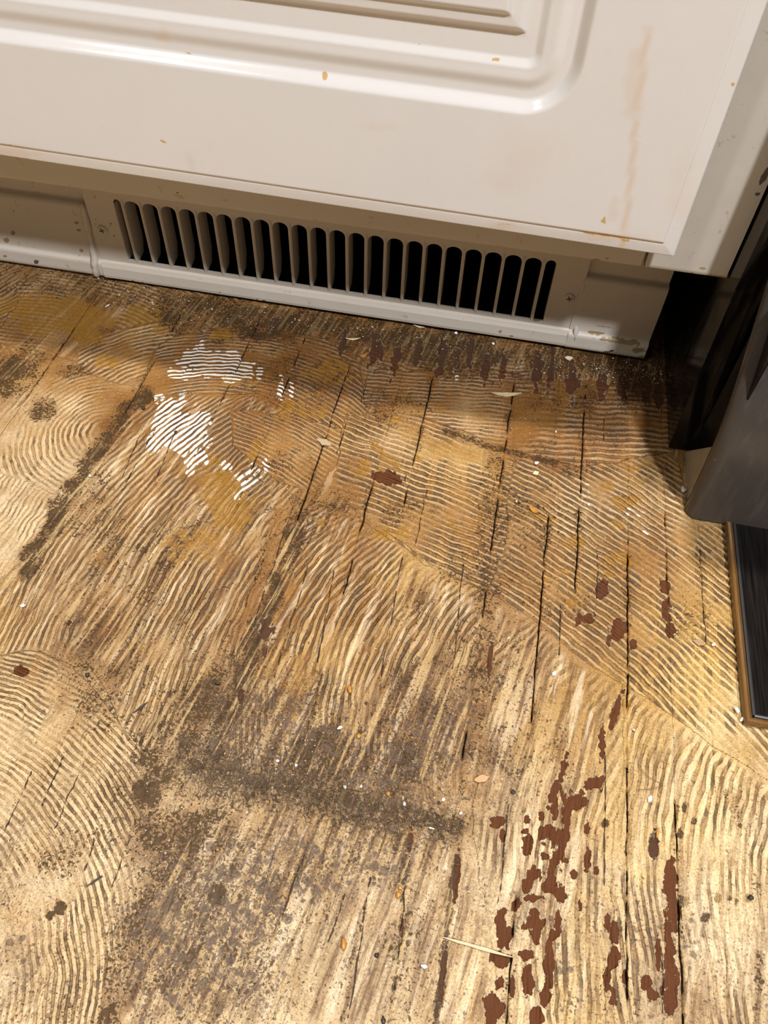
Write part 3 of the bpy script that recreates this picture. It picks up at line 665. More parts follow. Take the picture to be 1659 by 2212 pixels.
# door: one height field with routed groove and raised panel
def build_door():
    xr, zb, tilt = .4397, .1437, .0145
    xl, zt = -.17, .86
    us = np.concatenate([np.arange(0, .012, .0006), np.arange(.012, .07, .003), np.arange(.07, .135, .0008), np.arange(.135, .44, .004), np.linspace(.44, xr - xl, 90)])
    ws = np.concatenate([np.arange(0, .012, .0006), np.arange(.012, .066, .002), np.arange(.066, .135, .0008), np.arange(.135, .60, .012), np.linspace(.60, zt - zb, 70)])
    us = np.unique(np.round(us, 6)); ws = np.unique(np.round(ws, 6))
    us = us[np.concatenate([[True], np.diff(us) > 1e-4])]; ws = ws[np.concatenate([[True], np.diff(ws) > 1e-4])]
    U, Wg = np.meshgrid(us, ws)                 # u from right edge leftwards, w from bottom upwards
    Wd, Hd = xr - xl, zt - zb
    # distance to outer edge
    e = np.minimum(np.minimum(U, Wd - U), np.minimum(Wg, Hd - Wg))
    dep = .0007 * np.exp(-((e - .0096) / .0005) ** 2) + .0010 * (1 - sst(.0090, .0097, e)) + .0012 * np.clip((.0088 - e) / .0085, 0, 1) ** 1.3 + .003 * np.clip((.0012 - e) / .0012, 0, 1) ** 2
    # routed groove: rounded rectangle
    def rr(m_r, m_b, rad):
        cx_ = Wd / 2 + (m_r - .079) / 2 * 0; hx = (Wd - 2 * m_r) / 2; hz = (Hd - 2 * m_b) / 2
        qx = abs(U - Wd / 2) - (hx - rad); qz = abs(Wg - Hd / 2) - (hz - rad)
        return -(np.hypot(np.maximum(qx, 0), np.maximum(qz, 0)) + np.minimum(np.maximum(qx, qz), 0) - rad)
    d = rr(.079, .0735, .030) * 1000
    ln = lambda a, b, v: np.clip((v - a) / (b - a), 0, 1)
    g = 5.2 * (.35 * sst(0, 6.2, d) + .65 * ln(.2, 6.2, d)) - 1.6 * sst(10, 17, d) + .2 * sst(17, 21, d) + 2.4 * ln(22, 26, d)
    d2 = rr(.1115, .1115, .0002) * 1000
    g = g - 3.4 * ln(0, 3.0, d2) - .6 * ln(3.0, 8.5, d2) - 2.6 * ln(8.5, 11, d2)
    dep = dep + g * .001
    Z = zb + Wg + U * tilt; X = xr - U + Wg * -tilt * .3
    Y = -.0800 + dep
    nr, nc = U.shape
    me = grid_mesh('door', np.stack([X, Y, Z], -1).reshape(-1, 3), nr, nc)
    if me.polygons[len(me.polygons) // 2].normal.y > 0: me.flip_normals()
    spots = [(1304, 477, 7, 7), (1308, 468, 5, 6, .5), (398, 122, 4, 3, .9), (540, 135, 6, 8, .9), (698, 168, 5, 8, .8), (345, 75, 6, 12, .5), (304, 252, 5, 3, .9), (353, 305, 4, 3, .9), (1583, 184, 5, 5, .8), (1070, 136, 12, 4, .7),
             (172, 162, 4, 3, .6), (263, 6, 4, 4, .6), (20, 314, 20, 4, .55), (1088, 486, 18, 4, .5), (1300, 508, 60, 4, .6, 8), (1350, 520, 14, 6, .6), (750, 108, 6, 3, .6), (600, 492, 6, 4, .6), (1187, 285, 5, 5, .35), (50, 345, 30, 5, .5, 8)]
    drips = [(((1398, 60), (1385, 180), (1372, 260), (1368, 340), (1358, 430), (1348, 500), (1340, 545)), 6, .9), (((1370, 120), (1362, 240)), 14, .5), (((1330, 430), (1322, 470)), 8, .4),
             (1145, 330, 60, 40, .28), (1110, 380, 50, 30, .25), (415, 345, 6, 20, .5), (20, 330, 50, 16, .6), (350, 80, 12, 16, .6), (1320, 512, 70, 10, .5), (820, 272, 40, 8, .25), (1480, 420, 30, 60, .3), (1090, 490, 30, 10, .5)]
    darks = [(174, 102, 3, 2, .8), (515, 367, 2, 8, .7, 20), (512, 383, 3, 2, .7), (908, 105, 8, 3, .6), (1105, 340, 2, 3, .6), (1283, 410, 3, 3, .5), (1405, 475, 3, 5, .5), (130, 315, 2, 2, .8), (610, 155, 2, 2, .7), (1042, 320, 2, 2, .5), (345, 82, 2, 5, .7), (470, 200, 2, 2, .5), (696, 195, 2, 8, .5, 30)]
    stain3(me, X.ravel(), Z.ravel(), front_at(-.0795), spots, drips, darks)
    o = link('door', me, M_DOOR); child(o, cab)
    # back and edges of the door slab
    bk = box('door_back', (xl + .001, -.0735, zb + .0085), (xr - .011, -.0602, zt - .002), M_DOOR, None, .0005)
    bk.rotation_euler = (0, 0, 0)
    child(bk, o)
    return o
door = build_door(); door['label'] = 'glossy white door with routed groove, raised panel and brown drips'

# face frame behind the door
FY = -.0600
rail = swept_grid('bottom_rail', [(-.040, .1232), (FY + .0012, .1226), (FY, .1236), (FY, .175), (FY + .006, .1752)], np.concatenate([np.arange(-.86, -.22, .01), np.arange(-.22, .4268, .0025)]), M_FRAME, None, front_at(FY),
    [(1040, 548, 16, 5, .7), (1090, 535, 60, 8, .45, 8), (1300, 560, 20, 3, .9), (700, 470, 60, 4, .35, 8), (400, 422, 20, 3, .7), (40, 375, 60, 6, .4)], (), [(270, 415, 5, 2, .8), (385, 415, 3, 2, .8), (1075, 519, 4, 3, .6)], .0004)
child(rail, cab)
stile = swept_grid('right_stile', [(-.040, .1232), (FY + .0012, .1226), (FY, .1236), (FY, .40), (FY, .87)], np.arange(.4276, .4796, .0013), M_FRAME, None, front_at(FY),
    [(1517, 581, 8, 5, .8), (1540, 598, 26, 4, .9, 5), (1493, 592, 5, 3, .9)], (), [(1647, 388, 5, 18, 1., 22), (1656, 372, 4, 22, 1., 22), (1640, 417, 7, 3, 1.)], .0003)
child(stile, cab)
# solid backing of the frame (sides and back of rail and stile) and the carcass
child(box('right_stile_core', (.4274, FY + .0015, .1240), (.4786, -.040, .87), M_FRAME, None, .0008), cab)
child(box('bottom_rail_core', (-.86, FY + .0015, .1240), (.4262, -.040, .175), M_FRAME, None, .0005), cab)
child(box('left_stile', (-.90, FY, .1236), (-.861, -.040, .87), M_FRAME, None, .0008), cab)
child(box('middle_stile', (-.205, FY + .0003, .1760), (-.166, -.040, .87), M_FRAME, None, .0008), cab)
child(box('side_panel', (-.899, -.040, .1236), (-.884, .56, .87), M_PLY, None, .001), cab)
d2 = door.copy(); COL.objects.link(d2); d2.matrix_world = Matrix.Translation((-.622, 0, .009)) @ door.matrix_world
for ch in door.children:
    c2 = ch.copy(); COL.objects.link(c2); c2.parent = d2; c2.matrix_parent_inverse = ch.matrix_parent_inverse.copy(); c2.matrix_basis = ch.matrix_basis.copy()
child(box('side_panel', (.4600, -.040, .1236), (.4760, .56, .87), M_PLY, None, .001), cab)
child(box('cabinet_floor', (-.88, -.040, .1240), (.4595, .56, .1400), M_PLY, None, .001), cab)
child(box('cabinet_back', (-.88, .545, .140), (.4595, .56, .87), M_PLY, None, .001), cab)

# toe kick: boards left and right of the vent, upper strip set back
def kick_prof(y, lip=.003):
    return [(y + .006, .0040), (y - lip + .001, .0032), (y - lip, .0050), (y - lip, .0165), (y - lip + .0008, .0178), (y - .0003, .0190), (y, .0205), (y, .0655), (y + .0012, .0690), (y + .0060, .0702), (y + .0062, .0720), (y + .0062, .1235)]
kl = swept_grid('toe_kick_board', kick_prof(.0015), np.concatenate([np.arange(-.90, -.26, .01), np.arange(-.26, .0035, .002)]), M_KICK, None, on_front,
    [(97, 401, 5, 6), (27, 505, 5, 4, 1., 30), (13, 521, 7, 5, 1., 20), (162, 483, 5, 4, 1.), (167, 500, 5, 3), (175, 543, 6, 4, 1., 30), (13, 551, 4, 3), (82, 405, 3, 3, .8), (30, 458, 3, 2), (57, 480, 4, 2, .6), (48, 406, 3, 2, .6)], (),
    [(82, 565, 6, 4, .9), (78, 561, 4, 4, .9), (13, 551, 3, 2, .8), (38, 408, 3, 2, .7)], .0006)
kr = swept_grid('toe_kick_board', kick_prof(-.0005), np.arange(.3985, .4638, .0016), M_KICK, None, on_front,
    [(1285, 718, 22, 3, 1., 6), (1340, 733, 46, 4, 1., 7), (1379, 750, 15, 5, 1., 5), (1386, 765, 8, 4), (1383, 778, 5, 3), (1300, 705, 30, 2, .6, 6)], (),
    [(1321, 752, 5, 4, .9), (1312, 756, 8, 2, .8, 20), (1325, 758, 4, 2, .8), (1358, 762, 2, 2, .8), (1293, 648, 4, 6, .45, 20), (1346, 682, 3, 4, .45), (1260, 640, 2, 3, .3), (1348, 577, 3, 2, .6)], .0008)
for o in (kl, kr): child(o, cab)
child(box('toe_kick_core', (-.90, .0090, .004), (.0180, .022, .1235), M_KICK, None, .0005), cab)
child(box('toe_kick_core', (.3810, .0085, .004), (.4632, .022, .1235), M_KICK, None, .0005), cab)
child(box('toe_kick_core', (.0180, .0130, .082), (.3810, .022, .1235), M_KICK, None, .0005), cab)
# dark duct behind the vent
def open_box(name, lo, hi, mat):
    bm = bmesh.new(); bm_box(bm, lo, hi)
    f = min(bm.faces, key=lambda q: q.calc_center_median().y); bmesh.ops.delete(bm, geom=[f], context='FACES_ONLY')
    return from_bm(name, bm, mat)
child(open_box('duct', (.0185, .0215, .004), (.3805, .16, .0818), M_DARK), cab)
# caulk beads where the vent meets the boards
def bead(px0, px1, r, n=14):
    a = on_front([px0])[0]; b = on_front([px1])[0]; bm = bmesh.new(); pts = []; rad = []
    for k in range(n):
        f = k / (n - 1); p = a + (b - a) * f
        pts.append((p[0] + random.uniform(-.0004, .0004), .0010 if p[1] > .02 else -.0022, p[1])); rad.append(r * random.uniform(.75, 1.2) * (.5 if k in (0, n - 1) else 1))
    tube_verts(bm, pts, rad, 7)
    o = from_bm('caulk_bead', bm, M_KICK, None, True); me = o.data
    z = np.zeros(len(me.vertices)); set_c(me, 'stain', z, z, z); child(o, cab)
bead((176, 440), (214, 600), .0030); bead((1262, 600), (1240, 735), .0020)

# ================================================================== vent grille
vent = empty('vent_grille', (.2, 0, .004))
tag(vent, 'cream painted metal toe kick vent grille with upright slats below the cabinet door', 'vent')
bpy.context.view_layer.update()
PX0, PX1, SX0, SX1, SZ0, SZ1, PZ1 = -.0010, .4005, .0240, .3765, .0235, .0795, .0900
NS = 23; PITCH = .01526; SLAT0 = .0315
vs_ = [(420, 610, 3, 2, .8)]
def vent_plate():
    bars = [SLAT0 + PITCH * k for k in range(NS)]
    edges = [SX0] + [b + s * .0015 for b in bars for s in (-1, 1)] + [SX1]
    slots = [(edges[2 * k], edges[2 * k + 1]) for k in range(len(edges) // 2)]
    parts = []
    spots = [(335, 515, 7, 9, .9, 30), (240, 483, 4, 3), (285, 500, 4, 3), (1162, 691, 12, 3, .9), (1081, 711, 4, 4, 1.), (1208, 745, 5, 3, .9), (502, 637, 6, 2, 1.), (845, 690, 12, 3, .7), (640, 660, 6, 2, .8), (250, 605, 20, 4, .7), (700, 660, 5, 2, .7), (1050, 722, 10, 2, .7), (205, 475, 4, 2)]
    darks = [(218, 492, 3, 3, 1.), (290, 603, 5, 2, .9), (310, 606, 4, 2, .9), (330, 610, 4, 2, .8), (560, 640, 5, 3, .8), (572, 646, 4, 3, .8), (590, 648, 4, 2, .7), (480, 625, 4, 3, .7), (500, 639, 8, 2, .7), (1105, 720, 8, 4, .6), (1235, 600, 2, 2, .8), (185, 470, 2, 2, .7), (246, 510, 3, 2, .7), (250, 522, 2, 3, .7), (200, 508, 3, 3, .7), (270, 605, 4, 2, .9), (1240, 557, 2, 2, .8)]
    lip = [(.0040, .0052), (-.0012, .0036), (-.0030, .0046), (-.0034, .0070), (-.0030, .0150), (-.0014, .0190), (0.0, .0205), (0.0, SZ0), (.0020, SZ0 + .0002)]
    xs = np.arange(PX0, PX1 + .0005, .0018)
    bm = bmesh.new(); first = None
    o = swept_grid('face_plate', lip, xs, M_KICK, None, on_front, spots, (), darks, .0005)
    o2 = swept_grid('pl', [(0, SZ0), (0, PZ1)], np.arange(PX0, SX0 + .0001, (SX0 - PX0) / 14), M_KICK, None, on_front, spots, (), darks, .0004)
    o3 = swept_grid('pr', [(0, SZ0), (0, PZ1)], np.arange(SX1, PX1 + .0001, (PX1 - SX1) / 14), M_KICK, None, on_front, spots, (), darks, .0004)
    # scalloped top strip
    bt = bmesh.new(); low = []
    for a, b in slots:
        r = (b - a) / 2; c = (a + b) / 2; hgt = min(r, .0045)
        for k in range(9):
            th = math.pi * (1 - k / 8); low.append((c + r * math.cos(th), SZ1 - hgt + hgt * math.sin(th)))
    vlo = [bt.verts.new((x, 0, z)) for x, z in low]; vup = [bt.verts.new((x, 0, PZ1)) for x, z in low]; vbk = [bt.verts.new((x, .0022, z)) for x, z in low]
    for k in range(len(low) - 1):
        bt.faces.new((vlo[k], vlo[k + 1], vup[k + 1], vup[k])); bt.faces.new((vlo[k + 1], vlo[k], vbk[k], vbk[k + 1]))
    # side returns of the plate
    for x in (PX0, PX1):
        q = [bt.verts.new(p) for p in ((x, 0, .018), (x, 0, PZ1), (x, .006, PZ1), (x, .006, .018))]; bt.faces.new(q)
    for x in (SX0, SX1):
        q = [bt.verts.new(p) for p in ((x, 0, SZ0), (x, 0, SZ1 - .004), (x, .009, SZ1 - .004), (x, .009, SZ0))]; bt.faces.new(q)
    q = [bt.verts.new(p) for p in ((PX0, 0, PZ1), (PX1, 0, PZ1), (PX1, .006, PZ1), (PX0, .006, PZ1))]; bt.faces.new(q)
    o4 = from_bm('ptop', bt, M_KICK); z0 = np.zeros(len(o4.data.vertices)); set_c(o4.data, 'stain', z0, z0, z0)
    # join into one mesh
    bj = bmesh.new()
    for k in (o, o2, o3, o4): bj.from_mesh(k.data)
    me = bpy.data.meshes.new('face_plate'); bj.to_mesh(me); bj.free(); me.materials.append(M_KICK)
    for k in (o, o2, o3, o4): bpy.data.objects.remove(k)
    me.polygons.foreach_set('use_smooth', np.zeros(len(me.polygons), bool))
    child(link('face_plate', me), vent)
    # slats: front bar with a fin reaching back, lower corner cut off
    sm = None
    for k, b in enumerate(bars):
        if sm is None:
            bs = bmesh.new(); prof = [(-.0004, SZ0 - .001), (-.0009, SZ0 + .006), (-.0009, SZ1 - .002), (.0, SZ1 + .001), (.0185, SZ1 + .001), (.0185, SZ0 + .012), (.0135, SZ0 + .001)]
            hw = [.0013, .0013, .0013, .0013, .0008, .0008, .0010]
            A = [bs.verts.new((-w_, y_, z_)) for (y_, z_), w_ in zip(prof, hw)]; Bv = [bs.verts.new((w_, y_, z_)) for (y_, z_), w_ in zip(prof, hw)]
            bs.faces.new(A[::-1]); bs.faces.new(Bv); n = len(A)
            for j in range(n): bs.faces.new((A[j], A[(j + 1) % n], Bv[(j + 1) % n], Bv[j]))
            bmesh.ops.recalc_face_normals(bs, faces=bs.faces)
            ed = [e for e in bs.edges if abs(e.verts[0].co.x - e.verts[1].co.x) < 1e-6 or 1]
            bmesh.ops.bevel(bs, geom=[e for e in bs.edges if max(v.co.y for v in e.verts) < .0005], offset=.0006, segments=2, affect='EDGES')
            sm = bpy.data.meshes.new('slat'); bs.to_mesh(sm); bs.free(); sm.materials.append(M_KICK)
            z0 = np.zeros(len(sm.vertices)); set_c(sm, 'stain', z0, z0, z0)
        s = link('slat', sm); s.location = (b, 0, 0); child(s, vent)
vent_plate()
def screw(x, z, painted):
    bm = bmesh.new(); n = 20; rings = []
    for rr_, yy in ((.0044, .0002), (.0042, -.0010), (.0032, -.0018), (.0012, -.0020)):
        rings.append([bm.verts.new((x + rr_ * math.cos(2 * math.pi * k / n), yy, z + rr_ * math.sin(2 * math.pi * k / n))) for k in range(n)])
    for a, b in zip(rings[:-1], rings[1:]):
        for k in range(n): bm.faces.new((a[k], a[(k + 1) % n], b[(k + 1) % n], b[k]))
    bm.faces.new(rings[-1])
    o = from_bm('screw', bm, M_KICK, None, True); z0 = np.zeros(len(o.data.vertices)); set_c(o.data, 'stain', z0, z0, z0); child(o, vent)
    b2 = bmesh.new()
    for a in (.35, .35 + math.pi / 2):
        c, s = math.cos(a), math.sin(a); L, w = .0023, .0005
        q = [(c * L - s * w, s * L + c * w), (-c * L - s * w, -s * L + c * w), (-c * L + s * w, -s * L - c * w), (c * L + s * w, s * L - c * w)]
        lo = [b2.verts.new((x + u, -.00215, z + v)) for u, v in q]; hi = [b2.verts.new((x + u, -.0017, z + v)) for u, v in q]
        b2.faces.new(lo); b2.faces.new(hi[::-1])
        for k in range(4): b2.faces.new((lo[k], lo[(k + 1) % 4], hi[(k + 1) % 4], hi[k]))
    cr = from_bm('cross_slot', b2, simple('screw_slot', (.16, .12, .08), .8)); child(cr, o)
screw(.3921, .0493, True); screw(.0080, .0500, True)

# ================================================================== worktop and wall (above the frame)
M_TOP = simple('worktop_laminate', (.35, .31, .27), .3, var=.25, nscale=300)
wt = box('worktop', (-.9, -.134, .872), (.4796, .60, .910), M_TOP, None, .004)
tag(wt, 'speckled laminate worktop lying on the white base cabinet', 'worktop')
wall = box('wall_back', (-.9, .605, -.03), (1.3, .66, 2.5), simple('wall_paint', (.62, .58, .50), .8, var=.04), None, 0); wall['kind'] = 'structure'
wall['label'] = 'plain cream painted kitchen wall behind the cabinet'

# ================================================================== stove
def gloss_black(name, col, rough, smear=.1):
    t = NT(name); co = t.coord()
    n = t.noise(t.scale(co, (1, 1, .12)), 160, 4, .6); d = t.noise(co, 700, 3, .5); l = t.noise(co, 40, 4, .6)
    c = t.mix(t.mul(t.ss(.50, .75, n), smear), col, (.20, .16, .12))
    c = t.mix(t.ss(.80, .84, d), c, (.35, .31, .26))
    r = t.add(rough, t.mul(t.ss(.4, .8, l), .14))
    return t.out(c, r, t.bump(n, .0003, .15), None, .5)
M_STOVE = gloss_black('black_enamel', (.006, .005, .005), .09, .14)
M_STOVE2 = gloss_black('black_enamel_drawer', (.060, .050, .042), .22, .15)
M_STEEL = simple('handle_steel', (.5, .48, .45), .3, 1.0)
M_FLANGE = simple('drawer_flange', (.34, .29, .20), .22, 0.0, .3, 90)
stove = empty('stove', (.86, .2, 0))
tag(stove, 'black enamel kitchen stove with rounded drawer front beside the white cabinet', 'stove')
bpy.context.view_layer.update()
SXR = 1.24
child(prism('side_panel', [(-.0965, .0005), (-.0900, .06), (-.0830, .13), (-.0830, .89), (.56, .89), (.56, .0005)], .4807, .4983, 0, M_STOVE, None, .0006), stove)
child(prism('side_panel', [(-.0965, .0005), (-.0900, .06), (-.0830, .13), (-.0830, .89), (.56, .89), (.56, .0005)], SXR - .018, SXR, 0, M_STOVE, None, .0006), stove)
child(box('body', (.4995, -.075, .002), (SXR - .019, .56, .885), M_STOVE, None, .001), stove)
# drawer front: curved section with a rounded left corner
def drawer():
    prof = [(-.1613, .0012), (-.1600, .012), (-.1560, .045), (-.1490, .075), (-.1370, .101), (-.1240, .125), (-.1105, .148), (-.1010, .170), (-.0980, .19), (-.0960, .25)]
    pr = []
    for a, b in zip(prof[:-1], prof[1:]):
        for k in range(3): pr.append(tuple(a[j] + (b[j] - a[j]) * k / 3 for j in (0, 1)))
    pr.append(prof[-1])
    for _ in range(2): pr = [pr[0]] + [tuple((pr[i - 1][j] + 2 * pr[i][j] + pr[i + 1][j]) / 4 for j in (0, 1)) for i in range(1, len(pr) - 1)] + [pr[-1]]
    x0, rad = .4900, .0085; cols = []
    cols.append((x0 + .0010, .055))
    for k in range(9):
        th = math.pi / 2 * k / 8
        cols.append((x0 + rad - rad * math.cos(th), rad - rad * math.sin(th)))
    for x in np.linspace(x0 + .012, SXR - .004, 40): cols.append((x, 0.0))
    V = np.array([[(x, min(y + dy, -.0985 + .02) if dy > .02 else y + dy, z) for x, dy in cols] for y, z in pr])
    V[:, 0, 1] = np.minimum(V[:, 1, 1] + .004, -.0840)
    V[:, 0, 1] = np.maximum(V[:, 0, 1], V[:, 1, 1] + .001)
    me = grid_mesh('drawer_front', V.reshape(-1, 3), len(pr), len(cols))
    if me.polygons[len(me.polygons) // 2].normal.y > 0: me.flip_normals()
    o = link('drawer_front', me, M_STOVE2); child(o, stove)
    return o
drawer()
child(prism('drawer_flange', [(-.1590, .0008), (-.1520, .052), (-.1440, .056), (-.1035, .0075), (-.1010, .0050), (-.1010, .0008)], .4925, .4938, 0, M_FLANGE, None, .0002), stove)
child(box('drawer_side', (.4968, -.140, .001), (.4982, -.0972, .150), M_STOVE, None, .0003), stove)
child(box('oven_door_frame', (.4907, -.0955, .255), (SXR - .008, -.0765, .315), M_STOVE, None, .002), stove)
child(box('oven_door', (.4907, -.1150, .32), (SXR - .008, -.0765, .74), M_STOVE2, None, .006), stove)
child(box('control_panel', (.4907, -.1610, .76), (SXR - .008, -.0765, .885), M_STOVE2, None, .004), stove)
child(prism('front_bulge', [(-.1605, .77), (-.190, .79), (-.200, .83), (-.196, .865), (-.1605, .880)], .503, SXR - .02, 0, M_STOVE2, None, .002), stove)  # unseen bulge, added to cast shade over the mat top
child(box('cooktop', (.4830, -.1610, .8895), (SXR, .56, .905), M_STOVE, None, .003), stove)
def handle():
    bm = bmesh.new(); tube_verts(bm, [(.515 + k * .02, -.170, .70) for k in range(35)], .011, 12)
    for x in (.55, 1.16): tube_verts(bm, [(x, -.170, .70), (x, -.114, .70)], .008, 10)
    child(from_bm('oven_handle', bm, M_STEEL, None, True), stove)
handle()
for k in range(5):
    bm = bmesh.new(); x = .60 + k * .13
    tube_verts(bm, [(x, -.194, .83), (x, -.205, .83), (x, -.219, .83), (x, -.223, .83)], [.023, .022, .019, .015], 18)
    child(from_bm('knob', bm, M_STOVE, None, True), stove)

# ================================================================== floor mat in front of the stove
mat_ = empty('floor_mat', (.70, -.235, 0)); tag(mat_, 'black wood grain floor mat with raised brown rim lying before the stove', 'floor mat')
bpy.context.view_layer.update()
def mats():
    t = NT('black_grained_board'); co = t.coord()
    g = t.noise(t.scale(co, (700, 26, 60)), 1.0, 5, .65); d = t.noise(co, 900, 2, .5); l = t.noise(co, 30, 3)
    c = t.mix(t.ss(.3, .75, g), (.0022, .0019, .0019), (.014, .011, .0105))
    c = t.mix(t.ss(.78, .81, d), c, (.16, .14, .12))
    top = t.out(c, t.add(.34, t.mul(l, .2)), t.bump(g, .0005, .6), None, .06)
    r = NT('brown_rim'); co = r.coord(); n = r.noise(r.scale(co, (1, .25, 1)), 260, 4, .6)
    rim = r.out(r.mix(n, (.075, .034, .008), (.21, .105, .026)), .30, r.bump(n, .0004, .4))
    return top, rim
M_MAT, M_RIM = mats()
X0, X1, Y0, Y1 = .5165, 1.12, -.3085, -.0780
RS = .48
child(prism('board', [(X0 + .0045, Y0 + .0045), (X1 - .0045, Y0 + .0045), (X1 - .0045, Y1), (X0 + .0045, Y1)], .0016, .0030, 2, M_MAT, None, .0004), mat_)
def rim_piece(path):
    """rounded strip with an outer ledge, mitred at the corners"""
    prof = [(0, .0012), (0, .0034), (.0014, .0046), (.0030, .0042), (.0036, .0034), (.0068, .0034), (.0078, .0040), (.0090, .0036), (.0096, .0016), (.0096, .0012)]
    bm = bmesh.new(); rings = []
    for (x, y, nx, ny) in path: rings.append([bm.verts.new((x + nx * u * RS, y + ny * u * RS, z)) for u, z in prof])
    for a, b in zip(rings[:-1], rings[1:]):
        for k in range(len(prof) - 1): bm.faces.new((a[k], a[k + 1], b[k + 1], b[k]))
    for q in (rings[0], rings[-1]): bm.faces.new(q)
    child(from_bm('rim', bm, M_RIM), mat_)
rim_piece([(X0, Y1, 1, 0), (X0, Y0, 1, 1)])
rim_piece([(X0, Y0, 1, 1), (X1, Y0, -1, 1)])
rim_piece([(X1, Y0, -1, 1), (X1, Y1, -1, 0)])
bm = bmesh.new()
for a, b in (((X0 + .0046, Y1), (X0 + .0046, Y0 + .0046)), ((X0 + .0046, Y0 + .0046), (X1 - .0046, Y0 + .0046))):
    tube_verts(bm, [(a[0] + .0012, a[1] + .0012, .0032), (b[0] + .0012, b[1] + .0012, .0030)], .0012, 8)
child(from_bm('bevel_bead', bm, simple('grey_bevel', (.03, .03, .031), .4)), mat_)

# ================================================================== loose bits on the floor
M_WHITE = simple('white_bit', (.85, .83, .80), .35, var=.05)
M_CREAM = simple('cream_flake', (.72, .60, .42), .5)
M_AMBER = simple('amber_bit', (.42, .20, .04), .3)
M_WOOD = simple('wood_chip', (.50, .27, .13), .6, nscale=500)
M_STRAW = simple('straw', (.55, .43, .26), .6, nscale=500)
M_BLACK = simple('black_bit', (.03, .025, .022), .5)
M_HAIR = simple('hair_strand', (.07, .045, .03), .4)
M_LINT = simple('pale_fibre', (.55, .50, .44), .6)
FZ = .0007
def crumb(px, py, r, mat, name, label, cat, group, flat=.7, seed=0):
    x, y = on_floor([(px, py)])[0]
    rs = random.Random(seed + int(px) * 31 + int(py)); bm = bmesh.new(); bmesh.ops.create_icosphere(bm, subdivisions=2, radius=1)
    ph = [rs.uniform(0, 6) for _ in range(6)]; el = rs.uniform(.75, 1.3)
    for v in bm.verts:
        n = 1 + .18 * math.sin(3 * v.co.x + ph[0]) + .16 * math.sin(4 * v.co.y + ph[1]) + .14 * math.sin(5 * v.co.z + ph[2])
        v.co = Vector((v.co.x * n * r * el, v.co.y * n * r / el, v.co.z * n * r * flat))
    o = from_bm(name, bm, mat, None, True); o.location = (x, y, FZ + r * flat * .75); o.rotation_euler = (0, 0, rs.uniform(0, 6))
    tag(o, label, cat, group); return o
def flake(px, py, L, Wd_, ang, mat, name, label, cat, group=None, thick=.0005, curl=.0, taper=.5):
    """thin chip or splinter, outline with uneven edges"""
    x, y = on_floor([(px, py)])[0]; rs = random.Random(int(px * 13 + py)); n = 9; bm = bmesh.new(); top = []; bot = []
    for k in range(n):
        f = k / (n - 1); s = (2 * f - 1)
        w = Wd_ / 2 * ((1 - abs(s) ** 2.2) * (1 - taper) + (1 - abs(s)) * taper + .06) * rs.uniform(.82, 1.15)
        z = curl * (s * s) + thick
        for sg, L_ in ((1, top), (-1, bot)): L_.append((s * L / 2, sg * w + rs.uniform(-.05, .05) * Wd_, z))
    vt = [bm.verts.new(p) for p in top + bot[::-1]]; vb = [bm.verts.new((p[0], p[1], p[2] - thick)) for p in top + bot[::-1]]
    m2 = len(vt)
    for k in range(n - 1):
        a, b, c, d = k, k + 1, m2 - 2 - k, m2 - 1 - k
        bm.faces.new((vt[a], vt[b], vt[c], vt[d])); bm.faces.new((vb[d], vb[c], vb[b], vb[a]))
    for k in range(m2): bm.faces.new((vt[k], vb[k], vb[(k + 1) % m2], vt[(k + 1) % m2]))
    o = from_bm(name, bm, mat); o.location = (x, y, FZ); o.rotation_euler = (0, 0, math.radians(ang)); tag(o, label, cat, group); return o
def strand(pts, rad, mat, name, label, cat, group=None, lift=.0008):
    P = on_floor(pts); Q = []
    for k in range(len(P) - 1):
        p0, p1, p2, p3 = P[max(k - 1, 0)], P[k], P[k + 1], P[min(k + 2, len(P) - 1)]
        for j in range(6):
            t = j / 6; Q.append(.5 * (2 * p1 + (p2 - p0) * t + (2 * p0 - 5 * p1 + 4 * p2 - p3) * t * t + (3 * p1 - p0 - 3 * p2 + p3) * t ** 3))
    Q.append(P[-1]); bm = bmesh.new()
    tube_verts(bm, [(q[0], q[1], FZ + lift * (.6 + .4 * math.sin(k * .7))) for k, q in enumerate(Q)], rad, 5)
    return tag(from_bm(name, bm, mat, None, True), label, cat, group)
def crumbs(rows, mat, what, group):
    for px, py, r, where in rows: crumb(px, py, r, mat, 'crumb', what + ' ' + where, 'crumb', group)
crumbs([(734, 1574, .0013, 'on the dark mottled patch above the lint strip'), (957, 1729, .0009, 'at the upper edge of the lint strip'), (995, 1758, .0009, 'at the end of the lint strip near the pinkish wood chip'),
        (1368, 1578, .0007, 'beside the long crack in the yellow glue'), (915, 2088, .0013, 'on pale glue below the long straw splinter'), (195, 1030, .0009, 'in the dark diagonal smear'), (985, 722, .0014, 'against the foot of the vent grille'),
        (1065, 745, .0012, 'in the dirt just below the vent screw'), (1158, 1003, .0016, 'on grey glue next to a cream flake'), (1475, 1061, .0022, 'in shade against the stove drawer'), (1600, 1556, .0012, 'touching the corner of the black floor mat'),
        (1590, 1536, .0014, 'against the brown mat rim near its corner'), (1540, 1394, .0012, 'between the tan diamond chip and the mat'), (600, 1645, .0008, 'in the brown crust at the start of the lint strip'), (780, 1700, .0008, 'in the middle of the lint strip'),
        (873, 1738, .0010, 'half buried in the lint strip'), (745, 1702, .0010, 'on the rim of the lint strip beside a dark hair'), (640, 1655, .0009, 'on brown streaks just above the lint strip'), (1115, 1085, .0007, 'on grey ridges near the folded amber chip'), (1200, 935, .0009, 'on the shaded ridges before the right toe kick')],
       M_WHITE, 'tiny white crumb', 'white crumbs scattered on the glue')
